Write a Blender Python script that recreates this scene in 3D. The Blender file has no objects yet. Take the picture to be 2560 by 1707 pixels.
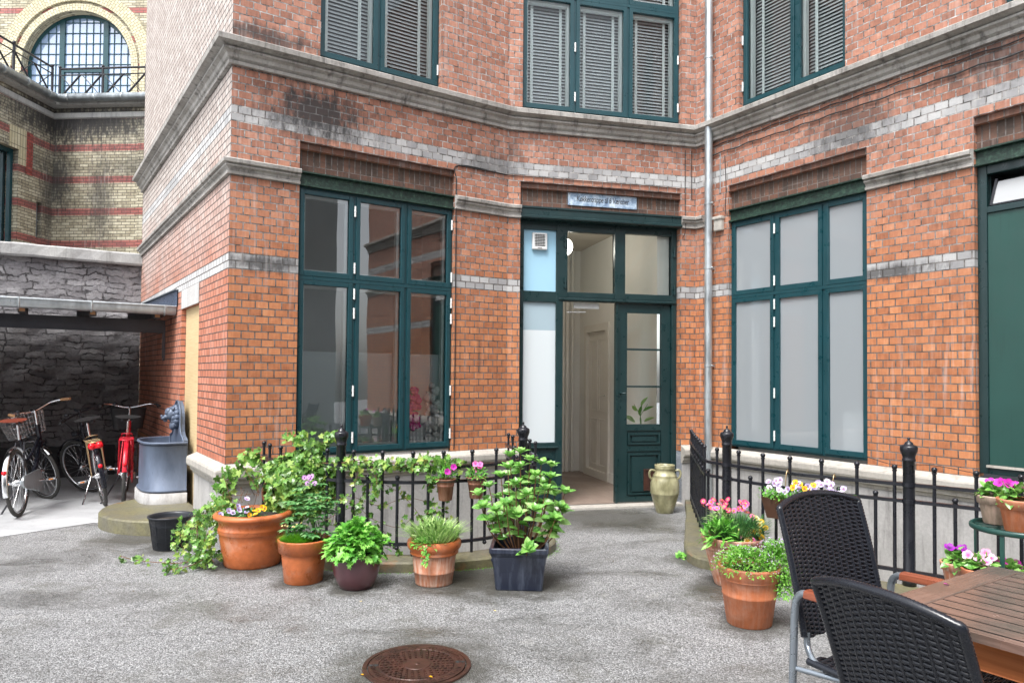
import bpy, bmesh, math, random
from mathutils import Vector as V, Matrix, noise
from mathutils.geometry import tessellate_polygon
R = math.radians
PI = math.pi
random.seed(11)
sc = bpy.context.scene
col = sc.collection
# ---------------------------------------------------------------- camera
CAMH = 1.43
pit, rol = R(1.37), R(0.47)
fwd = V((0, math.cos(pit), math.sin(pit))); up0 = V((0, -math.sin(pit), math.cos(pit))); r0 = V((1, 0, 0))
cr = r0*math.cos(rol) + up0*math.sin(rol); cu = -r0*math.sin(rol) + up0*math.cos(rol)
cd = bpy.data.cameras.new("camera"); cam = bpy.data.objects.new("camera", cd); col.objects.link(cam)
cam.matrix_world = Matrix(((cr.x, cu.x, -fwd.x, 0), (cr.y, cu.y, -fwd.y, 0), (cr.z, cu.z, -fwd.z, CAMH), (0, 0, 0, 1)))
cd.sensor_width = 36; cd.lens = 36*1790/2560; cd.shift_y = 43.5/2560; cd.clip_start = .05; cd.clip_end = 400
sc.camera = cam
# ---------------------------------------------------------------- sky, sun, exposure
SUN_EL, SUN_AZ = 58, 205            # azimuth in degrees clockwise from +Y
w = bpy.data.worlds.new("World"); sc.world = w; w.use_nodes = True
nt = w.node_tree; bg = nt.nodes['Background']
sky = nt.nodes.new('ShaderNodeTexSky'); sky.sky_type = 'NISHITA'; sky.sun_disc = False
sky.sun_elevation = R(SUN_EL); sky.sun_rotation = R(SUN_AZ); sky.air_density = 1.0; sky.dust_density = 3.0; sky.ozone_density = .6
hs = nt.nodes.new('ShaderNodeHueSaturation'); hs.inputs['Saturation'].default_value = .28
nt.links.new(sky.outputs[0], hs.inputs['Color']); nt.links.new(hs.outputs[0], bg.inputs[0]); bg.inputs[1].default_value = .15
sl = bpy.data.lights.new("sun", 'SUN'); sl.energy = 1.25; sl.angle = R(20); sl.color = (1, .98, .96)
so = bpy.data.objects.new("sun", sl); col.objects.link(so)
a, e = R(SUN_AZ), R(SUN_EL)
so.rotation_euler = V((math.sin(a)*math.cos(e), math.cos(a)*math.cos(e), math.sin(e))).to_track_quat('Z', 'Y').to_euler()
sc.view_settings.view_transform = 'Standard'; sc.view_settings.look = 'None'; sc.view_settings.gamma = 1
sc.view_settings.exposure = 1.42
sc.render.engine = 'CYCLES'
try:
    sc.cycles.max_bounces = 8; sc.cycles.transparent_max_bounces = 16; sc.cycles.diffuse_bounces = 4
except Exception: pass

# ---------------------------------------------------------------- mesh helpers (everything is authored in world coordinates)
ROOT = {}
def root_matrix(o):
    while o.parent: o = o.parent
    return ROOT.get(o.name, Matrix())
def tag(o, label=None, cat=None, group=None, kind=None):
    if label: o['label'] = label
    if cat: o['category'] = cat
    if group: o['group'] = group
    if kind: o['kind'] = kind
    return o
def thing(name, label, cat, loc=(0, 0, 0), rz=0, group=None):
    o = bpy.data.objects.new(name, None); col.objects.link(o); o.empty_display_size = .1
    o.location = loc; o.rotation_euler = (0, 0, rz)
    ROOT[o.name] = Matrix.Translation(V(loc)) @ Matrix.Rotation(rz, 4, 'Z')
    return tag(o, label, cat, group)
class MB:
    def __init__(s): s.v = []; s.f = []; s.uv = []; s.mi = []; s.sm = []
    def face(s, pts, uvs=None, mi=0, sm=False):
        i = len(s.v); s.v += [tuple(p) for p in pts]; s.f.append(tuple(range(i, i+len(pts))))
        s.uv.append(uvs if uvs else [(p[0]*.7+p[1]*.7, p[2]) for p in pts]); s.mi.append(mi); s.sm.append(sm)
    def grid(s, rows, uv=None, mi=0, sm=True, close=False, flip=False):
        # rows: list of equally long point lists; shared vertices
        n = len(rows[0]); i0 = len(s.v)
        for r in rows: s.v += [tuple(p) for p in r]
        for a in range(len(rows)-1):
            for b in range(n if close else n-1):
                c = (b+1) % n
                q = [i0+a*n+b, i0+a*n+c, i0+(a+1)*n+c, i0+(a+1)*n+b]
                if flip: q.reverse()
                s.f.append(tuple(q)); s.mi.append(mi); s.sm.append(sm)
                u = [(b/n, a/len(rows)), ((b+1)/n, a/len(rows)), ((b+1)/n, (a+1)/len(rows)), (b/n, (a+1)/len(rows))]
                if uv: u = [uv(a, b), uv(a, b+1), uv(a+1, b+1), uv(a+1, b)]
                if flip: u.reverse()
                s.uv.append(u)
    def box(s, o, x, y, z, mi=0, uv=True):
        # o corner, x,y,z edge vectors (right handed), uv in metres
        o, x, y, z = V(o), V(x), V(y), V(z); lx, ly, lz = x.length, y.length, z.length
        if x.cross(y).dot(z) < 0: o = o+x; x = -x
        P = lambda a, b, c: o+x*a+y*b+z*c
        for q, (l1, l2) in (((P(0,0,0),P(1,0,0),P(1,0,1),P(0,0,1)),(lx,lz)), ((P(1,1,0),P(0,1,0),P(0,1,1),P(1,1,1)),(lx,lz)),
                  ((P(1,0,0),P(1,1,0),P(1,1,1),P(1,0,1)),(ly,lz)), ((P(0,1,0),P(0,0,0),P(0,0,1),P(0,1,1)),(ly,lz)),
                  ((P(0,0,1),P(1,0,1),P(1,1,1),P(0,1,1)),(lx,ly)), ((P(0,1,0),P(1,1,0),P(1,0,0),P(0,0,0)),(lx,ly))):
            s.face(q, [(0, 0), (l1, 0), (l1, l2), (0, l2)], mi)
    def bar(s, a, b, wd, hg, up=(0, 0, 1), mi=0):
        a, b = V(a), V(b); d = b-a; u = V(up); x = d.cross(u)
        if x.length < 1e-6: x = d.cross(V((1, 0, 0)))
        x.normalize(); z = x.cross(d).normalized()
        s.box(a-x*wd/2-z*hg/2, x*wd, d, z*hg, mi)
    def tube(s, pts, r, n=8, mi=0, cap=True, flat=1.0, up=(0, 0, 1)):
        pts = [V(p) for p in pts]; m = len(pts); rr = r if isinstance(r, (list, tuple)) else [r]*m
        rows = []; prev = None
        for i, p in enumerate(pts):
            t = (pts[min(i+1, m-1)]-pts[max(i-1, 0)])
            if t.length < 1e-9: t = V((0, 0, 1))
            t.normalize()
            if prev is None:
                x = t.cross(V(up))
                if x.length < 1e-3: x = t.cross(V((1, 0, 0)))
            else: x = prev - t*prev.dot(t)
            x.normalize(); prev = x; y = t.cross(x)
            rows.append([p+x*math.cos(2*PI*k/n)*rr[i]+y*math.sin(2*PI*k/n)*rr[i]*flat for k in range(n)])
        s.grid(rows, mi=mi, close=True, flip=True)
        if cap:
            s.face(rows[0], mi=mi); s.face(list(reversed(rows[-1])), mi=mi)
    def lathe(s, c, prof, n=32, mi=0, axis=None, sx=1, sy=1, rot=0, sm=True):
        # prof: [(r,h)...] bottom to top around axis through c
        c = V(c)
        if axis is None: X, Y, Z = V((1, 0, 0)), V((0, 1, 0)), V((0, 0, 1))
        else:
            Z = V(axis).normalized(); X = Z.cross(V((0, 0, 1)))
            if X.length < 1e-3: X = V((1, 0, 0))
            X.normalize(); Y = Z.cross(X)
        rows = [[c+X*math.cos(2*PI*k/n+rot)*r*sx+Y*math.sin(2*PI*k/n+rot)*r*sy+Z*h for k in range(n)] for r, h in prof]
        s.grid(rows, mi=mi, close=True, sm=sm, uv=lambda a, b: (b/n, prof[a][1]))
    def ball(s, c, r, n=10, m=7, mi=0, sz=1):
        s.lathe(V(c), [(max(1e-4, r*math.sin(PI*i/m)), -r*sz*math.cos(PI*i/m)) for i in range(m+1)], n, mi)
    def build(s, name, mat, parent=None, bevel=0, weld=False, local=False):
        me = bpy.data.meshes.new(name); Mi = (root_matrix(parent).inverted() if parent and not local else Matrix())
        me.from_pydata([Mi @ V(p) for p in s.v], [], s.f)
        uvl = me.uv_layers.new(name='UVMap'); k = 0; flat = [c for u in s.uv for p in u for c in p]
        uvl.data.foreach_set('uv', flat)
        me.polygons.foreach_set('material_index', s.mi); me.polygons.foreach_set('use_smooth', s.sm)
        for m in (mat if isinstance(mat, (list, tuple)) else [mat]): me.materials.append(m)
        if weld:
            bm = bmesh.new(); bm.from_mesh(me); bmesh.ops.remove_doubles(bm, verts=bm.verts, dist=1e-5); bm.to_mesh(me); bm.free()
        me.update()
        o = bpy.data.objects.new(name, me); col.objects.link(o); o.parent = parent
        if bevel:
            b = o.modifiers.new('bevel', 'BEVEL'); b.width = bevel; b.segments = 2; b.limit_method = 'ANGLE'; b.angle_limit = R(40)
            if not weld:
                wm = o.modifiers.new('weld', 'WELD'); wm.merge_threshold = 1e-5
                o.modifiers.move(1, 0)
        return o
def copy_tree(o, parent=None):
    c = o.copy(); col.objects.link(c); c.parent = parent
    if o.name in ROOT: ROOT[c.name] = ROOT[o.name].copy()
    for ch in list(o.children): copy_tree(ch, c)
    return c
def place(o, loc, rz): o.location = loc; o.rotation_euler = (0, 0, rz); return o
def path(pts, n=8):
    # Catmull-Rom through pts
    P = [V(p) for p in pts]; P = [P[0]*2-P[1]]+P+[P[-1]*2-P[-2]]; out = []
    for i in range(1, len(P)-2):
        a, b, c, d = P[i-1], P[i], P[i+1], P[i+2]
        for k in range(n):
            t = k/n
            out.append(.5*((2*b)+(c-a)*t+(2*a-5*b+4*c-d)*t*t+(3*b-a-3*c+d)*t**3))
    out.append(P[-2]); return out

# ---------------------------------------------------------------- material helpers
class NT:
    def __init__(s, name):
        s.m = bpy.data.materials.new(name); s.m.use_nodes = True; s.t = s.m.node_tree; s.t.nodes.clear()
        s.o = s.t.nodes.new('ShaderNodeOutputMaterial')
    def add(s, ty, inp=None, **kw):
        n = s.t.nodes.new('ShaderNode'+ty)
        for k, v in kw.items(): setattr(n, k, v)
        for k, v in (inp or {}).items(): s.put(n.inputs[k], v)
        return n
    def put(s, sock, v):
        if isinstance(v, bpy.types.NodeSocket): s.t.links.new(v, sock)
        else:
            if sock.type == 'RGBA' and len(v) == 3: v = (*v, 1)
            sock.default_value = v
    def uv(s): return s.add('TexCoord').outputs['UV']
    def obj(s): return s.add('TexCoord').outputs['Object']
    def geo(s): return s.add('NewGeometry').outputs['Position']
    def isl(s): return s.add('NewGeometry').outputs['Random Per Island']
    def map(s, v, scale=(1, 1, 1), loc=(0, 0, 0), rot=(0, 0, 0)): return s.add('Mapping', {'Vector': v, 'Scale': scale, 'Location': loc, 'Rotation': rot}).outputs[0]
    def noise(s, v, scale, detail=4, rough=.55, dist=0, out='Fac'): return s.add('TexNoise', {'Vector': v, 'Scale': scale, 'Detail': detail, 'Roughness': rough, 'Distortion': dist}).outputs[out]
    def math(s, op, a, b=0, c=0, clamp=False):
        n = s.t.nodes.new('ShaderNodeMath'); n.operation = op; n.use_clamp = clamp
        s.put(n.inputs[0], a); s.put(n.inputs[1], b); s.put(n.inputs[2], c); return n.outputs[0]
    def mr(s, v, a, b, c=0, d=1): return s.add('MapRange', {'Value': v, 'From Min': a, 'From Max': b, 'To Min': c, 'To Max': d}).outputs[0]
    def ramp(s, v, stops, interp='LINEAR'):
        n = s.add('ValToRGB', {'Fac': v}); n.color_ramp.interpolation = interp; e = n.color_ramp.elements
        while len(e) < len(stops): e.new(.5)
        for el, (p, c) in zip(e, stops): el.position = p; el.color = (*c, 1) if len(c) == 3 else c
        return n.outputs[0]
    def mix(s, f, a, b, mode='MIX'):
        n = s.t.nodes.new('ShaderNodeMix'); n.data_type = 'RGBA'; n.blend_type = mode
        s.put(n.inputs[0], f); s.put(n.inputs[6], a); s.put(n.inputs[7], b); return n.outputs[2]
    def bump(s, h, st=.5, d=.01, normal=None):
        i = {'Height': h, 'Strength': st, 'Distance': d}
        if normal: i['Normal'] = normal
        return s.add('Bump', i).outputs[0]
    def pbr(s, base, rough=.6, metal=0, normal=None, **kw):
        i = {'Base Color': base, 'Roughness': rough, 'Metallic': metal}
        if normal: i['Normal'] = normal
        i.update(kw); n = s.add('BsdfPrincipled', i); s.t.links.new(n.outputs[0], s.o.inputs[0]); return n
    def surf(s, sh): s.t.links.new(sh, s.o.inputs[0])
M = {}
def simple(name, c, rough=.5, metal=0, var=.15, nscale=6, bump=0, bscale=80, rvar=.15, dirt=0, dirtcol=(.05, .045, .04), coat=0):
    n = NT(name); p = n.geo(); f = n.noise(p, nscale, 5)
    base = n.mix(f, tuple(x*(1-var) for x in c), tuple(min(1, x*(1+var)) for x in c))
    if dirt:
        d = n.mr(n.noise(n.map(p, (1, 1, .35)), 9, 6, .65), .5, .72, 0, dirt); base = n.mix(d, base, dirtcol)
    r = n.mr(n.noise(p, nscale*3, 4), .3, .7, max(.02, rough-rvar), min(1, rough+rvar))
    nm = n.bump(n.noise(p, bscale, 4), bump, .004) if bump else None
    kw = {'Coat Weight': coat, 'Coat Roughness': .12} if coat else {}
    n.pbr(base, r, metal, nm, **kw); M[name] = n.m; return n.m
def brick(name, pal, palup=None, mortar=(.22, .2, .185), mortarup=(.56, .54, .52), bands=(), bandpal=((.12, .12, .125), (.36, .36, .365), (.55, .55, .545)), wd=.112, ch=.066, ms=.0056, vsplit=2.9, soot=.6, bleach=.35, freq=2, rot=False, stains=()):
    n = NT(name); uv = n.uv()
    if rot: uv = n.map(uv, rot=(0, 0, PI/2))
    wob = n.noise(uv, 9, 3, .5, 0, 'Color')
    uvw = n.add('VectorMath', {0: uv, 1: n.add('VectorMath', {0: n.add('VectorMath', {0: wob, 1: (.5, .5, .5)}, operation='SUBTRACT').outputs[0], 'Scale': .005}, operation='SCALE').outputs[0]}, operation='ADD').outputs[0]
    vec = n.map(uvw, loc=(0, -.67 % ch if not rot else 0, 0))
    bt = n.add('TexBrick', {'Vector': vec, 'Color1': (0, 0, 0, 1), 'Color2': (1, 1, 1, 1), 'Mortar': (.5, .5, .5, 1), 'Scale': 1, 'Mortar Size': ms, 'Mortar Smooth': .25, 'Bias': 0, 'Brick Width': wd, 'Row Height': ch}, offset=.5, offset_frequency=freq, squash=1)
    rnd = n.add('SeparateColor', {0: bt.outputs[0]}).outputs[0]
    fine = n.noise(uv, 60, 5, .7); mid = n.noise(uv, 14, 5, .6)
    vst = n.noise(n.map(uv, (26, 3, 1)), 2.2, 4, .6)
    rf = n.math('ADD', n.math('MULTIPLY', rnd, .48), n.math('ADD', n.math('MULTIPLY', n.math('SUBTRACT', mid, .40), .8), n.math('ADD', n.math('MULTIPLY', n.math('SUBTRACT', vst, .5), .7), .16)))
    c = n.ramp(rf, [(0, pal[0]), (.35, pal[1]), (.7, pal[2]), (1, pal[3])])
    v = n.add('SeparateXYZ', {0: uv}).outputs[1 if not rot else 0]
    if palup:
        cu_ = n.ramp(rf, [(0, palup[0]), (.35, palup[1]), (.7, palup[2]), (1, palup[3])])
        sf = n.mr(n.math('ADD', v, n.math('MULTIPLY', n.math('SUBTRACT', n.noise(uv, 1.5, 4), .5), 1.6)), vsplit-.9, vsplit+.6)
        c = n.mix(sf, c, cu_); mo = n.mix(sf, mortar, mortarup)
    else: mo = n.mix(mid, mortar, mortar)
    big = n.noise(n.map(uv, (1, .55, 1)), 1.3, 5, .6)
    for (v0, v1) in bands:
        mk = n.math('MULTIPLY', n.math('GREATER_THAN', v, v0), n.math('LESS_THAN', v, v1))
        bc = n.ramp(n.math('ADD', n.math('MULTIPLY', rnd, .4), n.math('ADD', n.math('MULTIPLY', big, 1.5), -.40)), [(0, bandpal[0]), (.4, bandpal[1]), (.75, bandpal[2]), (1, bandpal[2])])
        bc = n.mix(n.mr(fine, .3, .7, 0, .35), bc, (.3, .3, .3)); c = n.mix(mk, c, bc)
    # pits and small spots inside the bricks
    c = n.mix(n.mr(fine, .62, .75, 0, .35), c, tuple(x*.45 for x in pal[0]))
    # worn, chalky edges round each brick as in old brickwork
    mask = n.math('SUBTRACT', 1, bt.outputs['Fac'])
    mo = n.mix(n.mr(n.noise(uv, 13, 4, .7), .35, .62), mo, tuple(x*.3 for x in mortar))
    base = n.mix(bt.outputs['Fac'], c, mo)
    st = n.noise(n.map(uv, (9, .7, 1)), 1.6, 5, .65)
    sootf = n.math('MULTIPLY', n.mr(st, .5, .72), n.mr(n.noise(uv, .9, 4), .5, .66, 0, soot))
    base = n.mix(sootf, base, (.035, .033, .032))
    for (su, sv, ru, rv_, am) in stains:
        dd = n.add('VectorMath', {0: n.map(uv, (1/ru, 1/rv_, 0), (-su/ru, -sv/rv_, 0))}, operation='LENGTH').outputs['Value']
        sf2 = n.math('MULTIPLY', n.mr(n.math('ADD', dd, n.math('MULTIPLY', n.math('SUBTRACT', n.noise(n.map(uv, (5, 1.6, 1)), 3, 6, .7), .5), 2.6)), .35, 1.15, am, 0), n.mr(mask, 0, 1, .75, 1))
        base = n.mix(sf2, base, (.03, .029, .03))
    bl = n.math('MULTIPLY', n.mr(n.noise(n.map(uv, (14, .9, 1), (3, 2, 0)), 1.6, 4, .6), .52, .75), n.mr(n.noise(n.map(uv, loc=(7, 3, 0)), .8, 3), .45, .65, 0, bleach))
    base = n.mix(bl, base, (.6, .57, .55))
    h = n.math('ADD', n.math('MULTIPLY', mask, n.math('ADD', .75, n.math('MULTIPLY', rnd, .5))), n.math('MULTIPLY', fine, .4))
    rough = n.mr(big, .3, .7, .6, .9)
    n.pbr(base, rough, 0, n.bump(h, 1.0, .010)); M[name] = n.m; return n.m
ORG = ((.26, .092, .042), (.43, .158, .066), (.55, .22, .094), (.64, .32, .165))
UPP = ((.17, .082, .058), (.34, .15, .098), (.46, .22, .15), (.58, .36, .27))
brick('brick_red', ORG, UPP, bands=((2.319, 2.453), (3.573, 3.707)), stains=((.75, 3.78, .55, .28, .95), (.25, 4.36, .6, .10, .8), (2.55, 3.62, .35, .2, .6), (.3, 2.38, .45, .08, .8), (42.2, 3.72, .5, .3, .6), (43.4, 3.9, .5, .2, .7), (20.1, 3.75, .25, .25, .6), (42.5, 2.36, .5, .07, .8), (.35, .66, .5, .05, .7)), bleach=.5)
brick('brick_red_glare', ((.32, .10, .06), (.46, .16, .09), (.55, .22, .14), (.64, .33, .25)), ((.36, .30, .27), (.48, .41, .37), (.58, .52, .48), (.68, .64, .6)), bands=((2.319, 2.453), (3.573, 3.707)), bandpal=((.35, .35, .36), (.5, .5, .5), (.7, .69, .68)), soot=.25, bleach=.6, mortar=(.12, .10, .09), mortarup=(.10, .09, .085))  # left wall's upper brick whitened, its bright glare put into the colour
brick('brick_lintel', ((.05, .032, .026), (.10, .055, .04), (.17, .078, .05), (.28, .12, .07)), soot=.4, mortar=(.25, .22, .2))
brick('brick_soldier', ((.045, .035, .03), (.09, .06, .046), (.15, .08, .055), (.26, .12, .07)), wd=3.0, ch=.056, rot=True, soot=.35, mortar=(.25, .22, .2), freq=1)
brick('brick_white', ((.5, .5, .49), (.6, .59, .57), (.68, .67, .65), (.75, .74, .72)), wd=3.0, ch=.05, rot=True, soot=.1, mortar=(.3, .3, .3), freq=1)
YB = tuple((6.39-.71*k-.075, 6.39-.71*k+.075) for k in range(-1, 5))
YEL = ((.15, .13, .09), (.38, .34, .24), (.56, .52, .39), (.74, .71, .58))
brick('brick_yellow', YEL, bands=YB, bandpal=((.16, .03, .025), (.3, .05, .04), (.42, .10, .075)), wd=.2, ch=.0646, ms=.006, mortar=(.13, .11, .09), soot=.85, bleach=.4, stains=((-.9, 7.0, 1.5, .5, .92), (-.95, 5.7, .5, .9, .85), (.9, 5.95, .8, .35, .6), (.1, 7.0, 2.0, .6, .9), (.1, 5.2, .35, 1.2, .7)))
brick('brick_yellow_upper', YEL, bands=((8.40, 8.56), (9.10, 9.26), (9.8, 9.96), (10.55, 10.7)), bandpal=((.2, .03, .03), (.36, .06, .05), (.46, .12, .09)), wd=.2, ch=.0646, ms=.006, mortar=(.2, .18, .14), soot=.4, bleach=.3)
brick('brick_arch', ((.45, .4, .25), (.55, .49, .32), (.62, .57, .4), (.72, .67, .52)), wd=.25, ch=.075, ms=.006, rot=True, mortar=(.2, .18, .14), soot=.3, freq=1)
# weathered stone mouldings and plinth
def stone(name, c0, c1, streak=.7, bump=.5):
    n = NT(name); p = n.geo(); uv = n.uv()
    a = n.noise(p, 2.2, 6, .6); f = n.noise(p, 45, 5, .7)
    base = n.mix(n.mr(a, .3, .7), c0, c1); base = n.mix(n.mr(f, .35, .7, 0, .4), base, tuple(x*.55 for x in c0))
    s1 = n.noise(n.map(p, (6, 6, .7)), 2.0, 5, .65)
    base = n.mix(n.mr(s1, .52, .7, 0, streak), base, (.045, .042, .038))
    base = n.mix(n.mr(n.noise(n.map(p, (5, 5, .8), (4, 1, 2)), 2.1, 4, .6), .58, .78, 0, .5), base, (.62, .6, .57))
    n.pbr(base, n.mr(a, .3, .7, .55, .9), 0, n.bump(n.math('ADD', f, n.math('MULTIPLY', n.noise(p, 9, 4), 2)), bump, .006)); M[name] = n.m
stone('stone_cornice', (.28, .265, .24), (.56, .54, .51), .75)
stone('stone_plinth', (.38, .375, .37), (.5, .49, .48), .45, .3)
stone('stone_cap', (.42, .40, .36), (.52, .49, .44), .35, .5)
stone('stone_coping', (.38, .38, .38), (.52, .52, .5), .4, .6)
n = NT('stone_mossy'); p = n.geo(); f = n.noise(p, 30, 6, .7)
b = n.mix(n.mr(n.noise(p, 3.5, 5), .35, .65), (.16, .15, .115), (.2, .185, .09)); b = n.mix(n.mr(f, .4, .7, 0, .7), b, (.07, .068, .045))
b = n.mix(n.mr(n.noise(n.map(p, loc=(5, 3, 1)), 4, 5), .62, .74, 0, .7), b, (.3, .13, .05))
n.pbr(b, .55, 0, n.bump(f, .6, .006)); M['stone_mossy'] = n.m
DARK_SPOTS = ((-1.95, 5.42, .26), (-1.43, 5.0, .17), (-1.04, 4.87, .15), (-.47, 4.95, .2), (.15, 4.95, .24), (1.5, 4.9, .2), (1.42, 4.2, .17), (-.45, 3.56, .30), (-.2, 5.15, .35), (1.5, 5.6, .2), (-2.8, 5.9, .16), (1.0, 7.3, .5), (-3.2, 6.3, .3))  # darker ground round the pots, manhole, kerbs and door
# chippings in tarmac, wet in patches
n = NT('wet_chippings'); p = n.geo()
vo = n.add('TexVoronoi', {'Vector': p, 'Scale': 185, 'Randomness': 1}); r1 = n.add('SeparateColor', {0: vo.outputs['Color']}).outputs[0]
chip = n.ramp(r1, [(0, (.07, .071, .071)), (.22, (.15, .152, .152)), (.5, (.255, .258, .26)), (.78, (.39, .395, .40)), (1, (.60, .605, .61))])
mid = n.noise(p, 75, 6, .75); chip = n.mix(n.mr(mid, .55, .66, 0, .5), chip, (.04, .039, .036)); chip = n.mix(n.mr(mid, .32, .44, .45, 0), chip, (.66, .65, .63))
L_ = n.noise(n.map(p, (.8, 1.5, 1), rot=(0, 0, .35)), 1.15, 7, .66, .4)
wet = n.mr(L_, .48, .64, 0, 1)
base = n.mix(n.math('MULTIPLY', wet, .55), chip, (.035, .034, .026))
base = n.mix(n.mr(n.noise(n.map(p, loc=(3, 2, 0)), 2.3, 7, .7), .54, .72, 0, .5), base, (.085, .083, .055))
base = n.mix(n.mr(n.noise(n.map(p, loc=(1, 7, 0)), 6, 6, .7), .58, .72, 0, .4), base, (.42, .41, .39))
base = n.mix(n.mr(n.noise(n.map(p, loc=(6, 1, 0)), 11, 6, .7), .6, .75, 0, .45), base, (.045, .043, .036))
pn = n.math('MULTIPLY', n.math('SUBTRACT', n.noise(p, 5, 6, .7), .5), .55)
for (px_, py_, pr_) in DARK_SPOTS:
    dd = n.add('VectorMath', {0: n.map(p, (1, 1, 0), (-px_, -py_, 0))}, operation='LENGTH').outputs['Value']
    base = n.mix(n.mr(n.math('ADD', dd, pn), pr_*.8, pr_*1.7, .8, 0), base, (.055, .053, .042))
cr1 = n.add('TexVoronoi', {'Vector': n.add('VectorMath', {0: p, 1: n.add('VectorMath', {0: n.noise(p, 2.5, 8, .75, 0, 'Color'), 'Scale': .8}, operation='SCALE').outputs[0]}, operation='ADD').outputs[0], 'Scale': .38}, feature='DISTANCE_TO_EDGE').outputs[0]
base = n.mix(n.math('MULTIPLY', n.mr(cr1, 0, .003, .8, 0), n.mr(n.noise(p, .8, 2), .45, .55)), base, (.03, .028, .025))
n.pbr(base, n.mr(wet, 0, .85, .6, .26), 0, n.bump(n.math('ADD', n.math('MULTIPLY', vo.outputs['Distance'], -1.0), n.math('MULTIPLY', mid, 2)), n.mr(wet, 0, 1, .9, .5), .006)); M['wet_chippings'] = n.m
n = NT('concrete'); p = n.geo(); f = n.noise(p, 60, 5, .7); b = n.mix(n.mr(n.noise(n.map(p, (.6, 2, 1)), 1.2, 6), .3, .7), (.36, .37, .38), (.52, .53, .54))
b = n.mix(n.mr(n.noise(p, 5, 6, .7), .5, .75, 0, .4), b, (.16, .16, .16)); n.pbr(b, n.mr(f, .3, .7, .4, .7), 0, n.bump(f, .3, .003)); M['concrete'] = n.m
# rubble stone wall with old render
def rubble(name, c0, c1, c2):
    n = NT(name); uv = n.uv(); w1 = n.noise(uv, 2.2, 3, .6, 0, 'Color'); w2 = n.noise(uv, 11, 5, .7, 0, 'Color')
    def vadd(a, b, sc): return n.add('VectorMath', {0: a, 1: n.add('VectorMath', {0: n.add('VectorMath', {0: b, 1: (.5, .5, .5)}, operation='SUBTRACT').outputs[0], 'Scale': sc}, operation='SCALE').outputs[0]}, operation='ADD').outputs[0]
    v2 = vadd(vadd(uv, w1, .22), w2, .09)
    bt = n.add('TexBrick', {'Vector': v2, 'Color1': (0, 0, 0, 1), 'Color2': (1, 1, 1, 1), 'Mortar': (.5, .5, .5, 1), 'Scale': 1, 'Mortar Size': .012, 'Mortar Smooth': .7, 'Bias': 0, 'Brick Width': .23, 'Row Height': .085}, offset=.43, offset_frequency=2, squash=1.3)
    rnd = n.add('SeparateColor', {0: bt.outputs[0]}).outputs[0]; f = n.noise(uv, 24, 9, .78); g = n.noise(n.map(uv, (1, 1.7, 1)), 3.4, 8, .7)
    b = n.ramp(n.math('ADD', n.math('MULTIPLY', rnd, .4), n.math('MULTIPLY', g, .7)), [(.25, c0), (.5, c1), (.8, c2)])
    k = n.math('MULTIPLY', bt.outputs['Fac'], n.mr(n.noise(uv, 4, 6, .7), .44, .58))
    b = n.mix(n.math('MULTIPLY', k, .8), b, (.04, .036, .036)); b = n.mix(n.mr(f, .5, .7, 0, .6), b, tuple(x*.35 for x in c0)); b = n.mix(n.mr(f, .40, .28, 0, .6), b, (.6, .585, .59))
    h = n.math('ADD', n.math('MULTIPLY', k, -1.6), n.math('ADD', n.math('MULTIPLY', f, 1.2), n.math('ADD', n.math('MULTIPLY', g, 1.5), n.math('MULTIPLY', rnd, .5))))
    n.pbr(b, .85, 0, n.bump(h, 1, .035)); M[name] = n.m
rubble('rubble_wall', (.19, .185, .195), (.33, .32, .335), (.50, .49, .505))
# paints and metals
def paint(name, c, chips=(.5, .5, .45), amt=.5, rough=.35):
    n = NT(name); p = n.geo(); b = n.mix(n.noise(p, 3, 4), tuple(x*.75 for x in c), tuple(x*1.3 for x in c))
    k = n.mr(n.noise(p, 55, 4, .75), .72, .76, 0, amt); b = n.mix(k, b, chips)
    b = n.mix(n.mr(n.noise(n.map(p, (20, 20, 1)), 2, 4), .6, .8, 0, .3), b, tuple(x*.4 for x in c))
    n.pbr(b, n.mr(n.noise(p, 12, 4), .3, .7, rough-.12, rough+.15), 0, n.bump(n.noise(n.map(p, (1, 1, .3)), 40, 5), .15, .003)); M[name] = n.m
paint('teal_paint', (.007, .050, .062), (.25, .32, .3), .25); paint('door_green', (.009, .030, .032), (.3, .36, .33), .6); paint('panel_green', (.014, .062, .052), (.05, .13, .11), .5, .4)
n = NT('lintel_green'); p = n.geo(); k = n.noise(p, 26, 7, .75); b = n.ramp(k, [(.35, (.004, .014, .011)), (.5, (.01, .034, .024)), (.62, (.03, .075, .05)), (.78, (.12, .2, .13))])
n.pbr(b, .55, 0, n.bump(k, .8, .008)); M['lintel_green'] = n.m
paint('black_iron', (.012, .013, .018), (.12, .13, .16), .5, .3)
simple('dark_steel', (.045, .047, .055), .45, .6, .3, 5, dirt=.3)
def zinc(name, c, r=.35):
    n = NT(name); p = n.geo(); s1 = n.noise(n.map(p, (4, 4, 1.3)), 2.5, 6, .65)
    b = n.mix(n.mr(s1, .25, .75), tuple(x*.7 for x in c), tuple(min(1, x*1.25) for x in c)); b = n.mix(n.mr(n.noise(n.map(p, (1, 1, .3)), 40, 4, .7), .62, .72, 0, .5), b, tuple(x*.25 for x in c))
    n.pbr(b, n.mr(s1, .3, .7, r-.1, r+.2), .75 if r < .45 else .25, n.bump(s1, .1, .01)); M[name] = n.m
zinc('zinc', (.11, .14, .20), .5); zinc('galvanised', (.46, .5, .52), .4)
simple('chrome', (.75, .76, .78), .16, 1, .05); simple('black_rubber', (.02, .02, .021), .7, 0, .3, bump=.2); simple('tyre_rubber', (.05, .048, .045), .85, 0, .5, 20, bump=.3)
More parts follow.
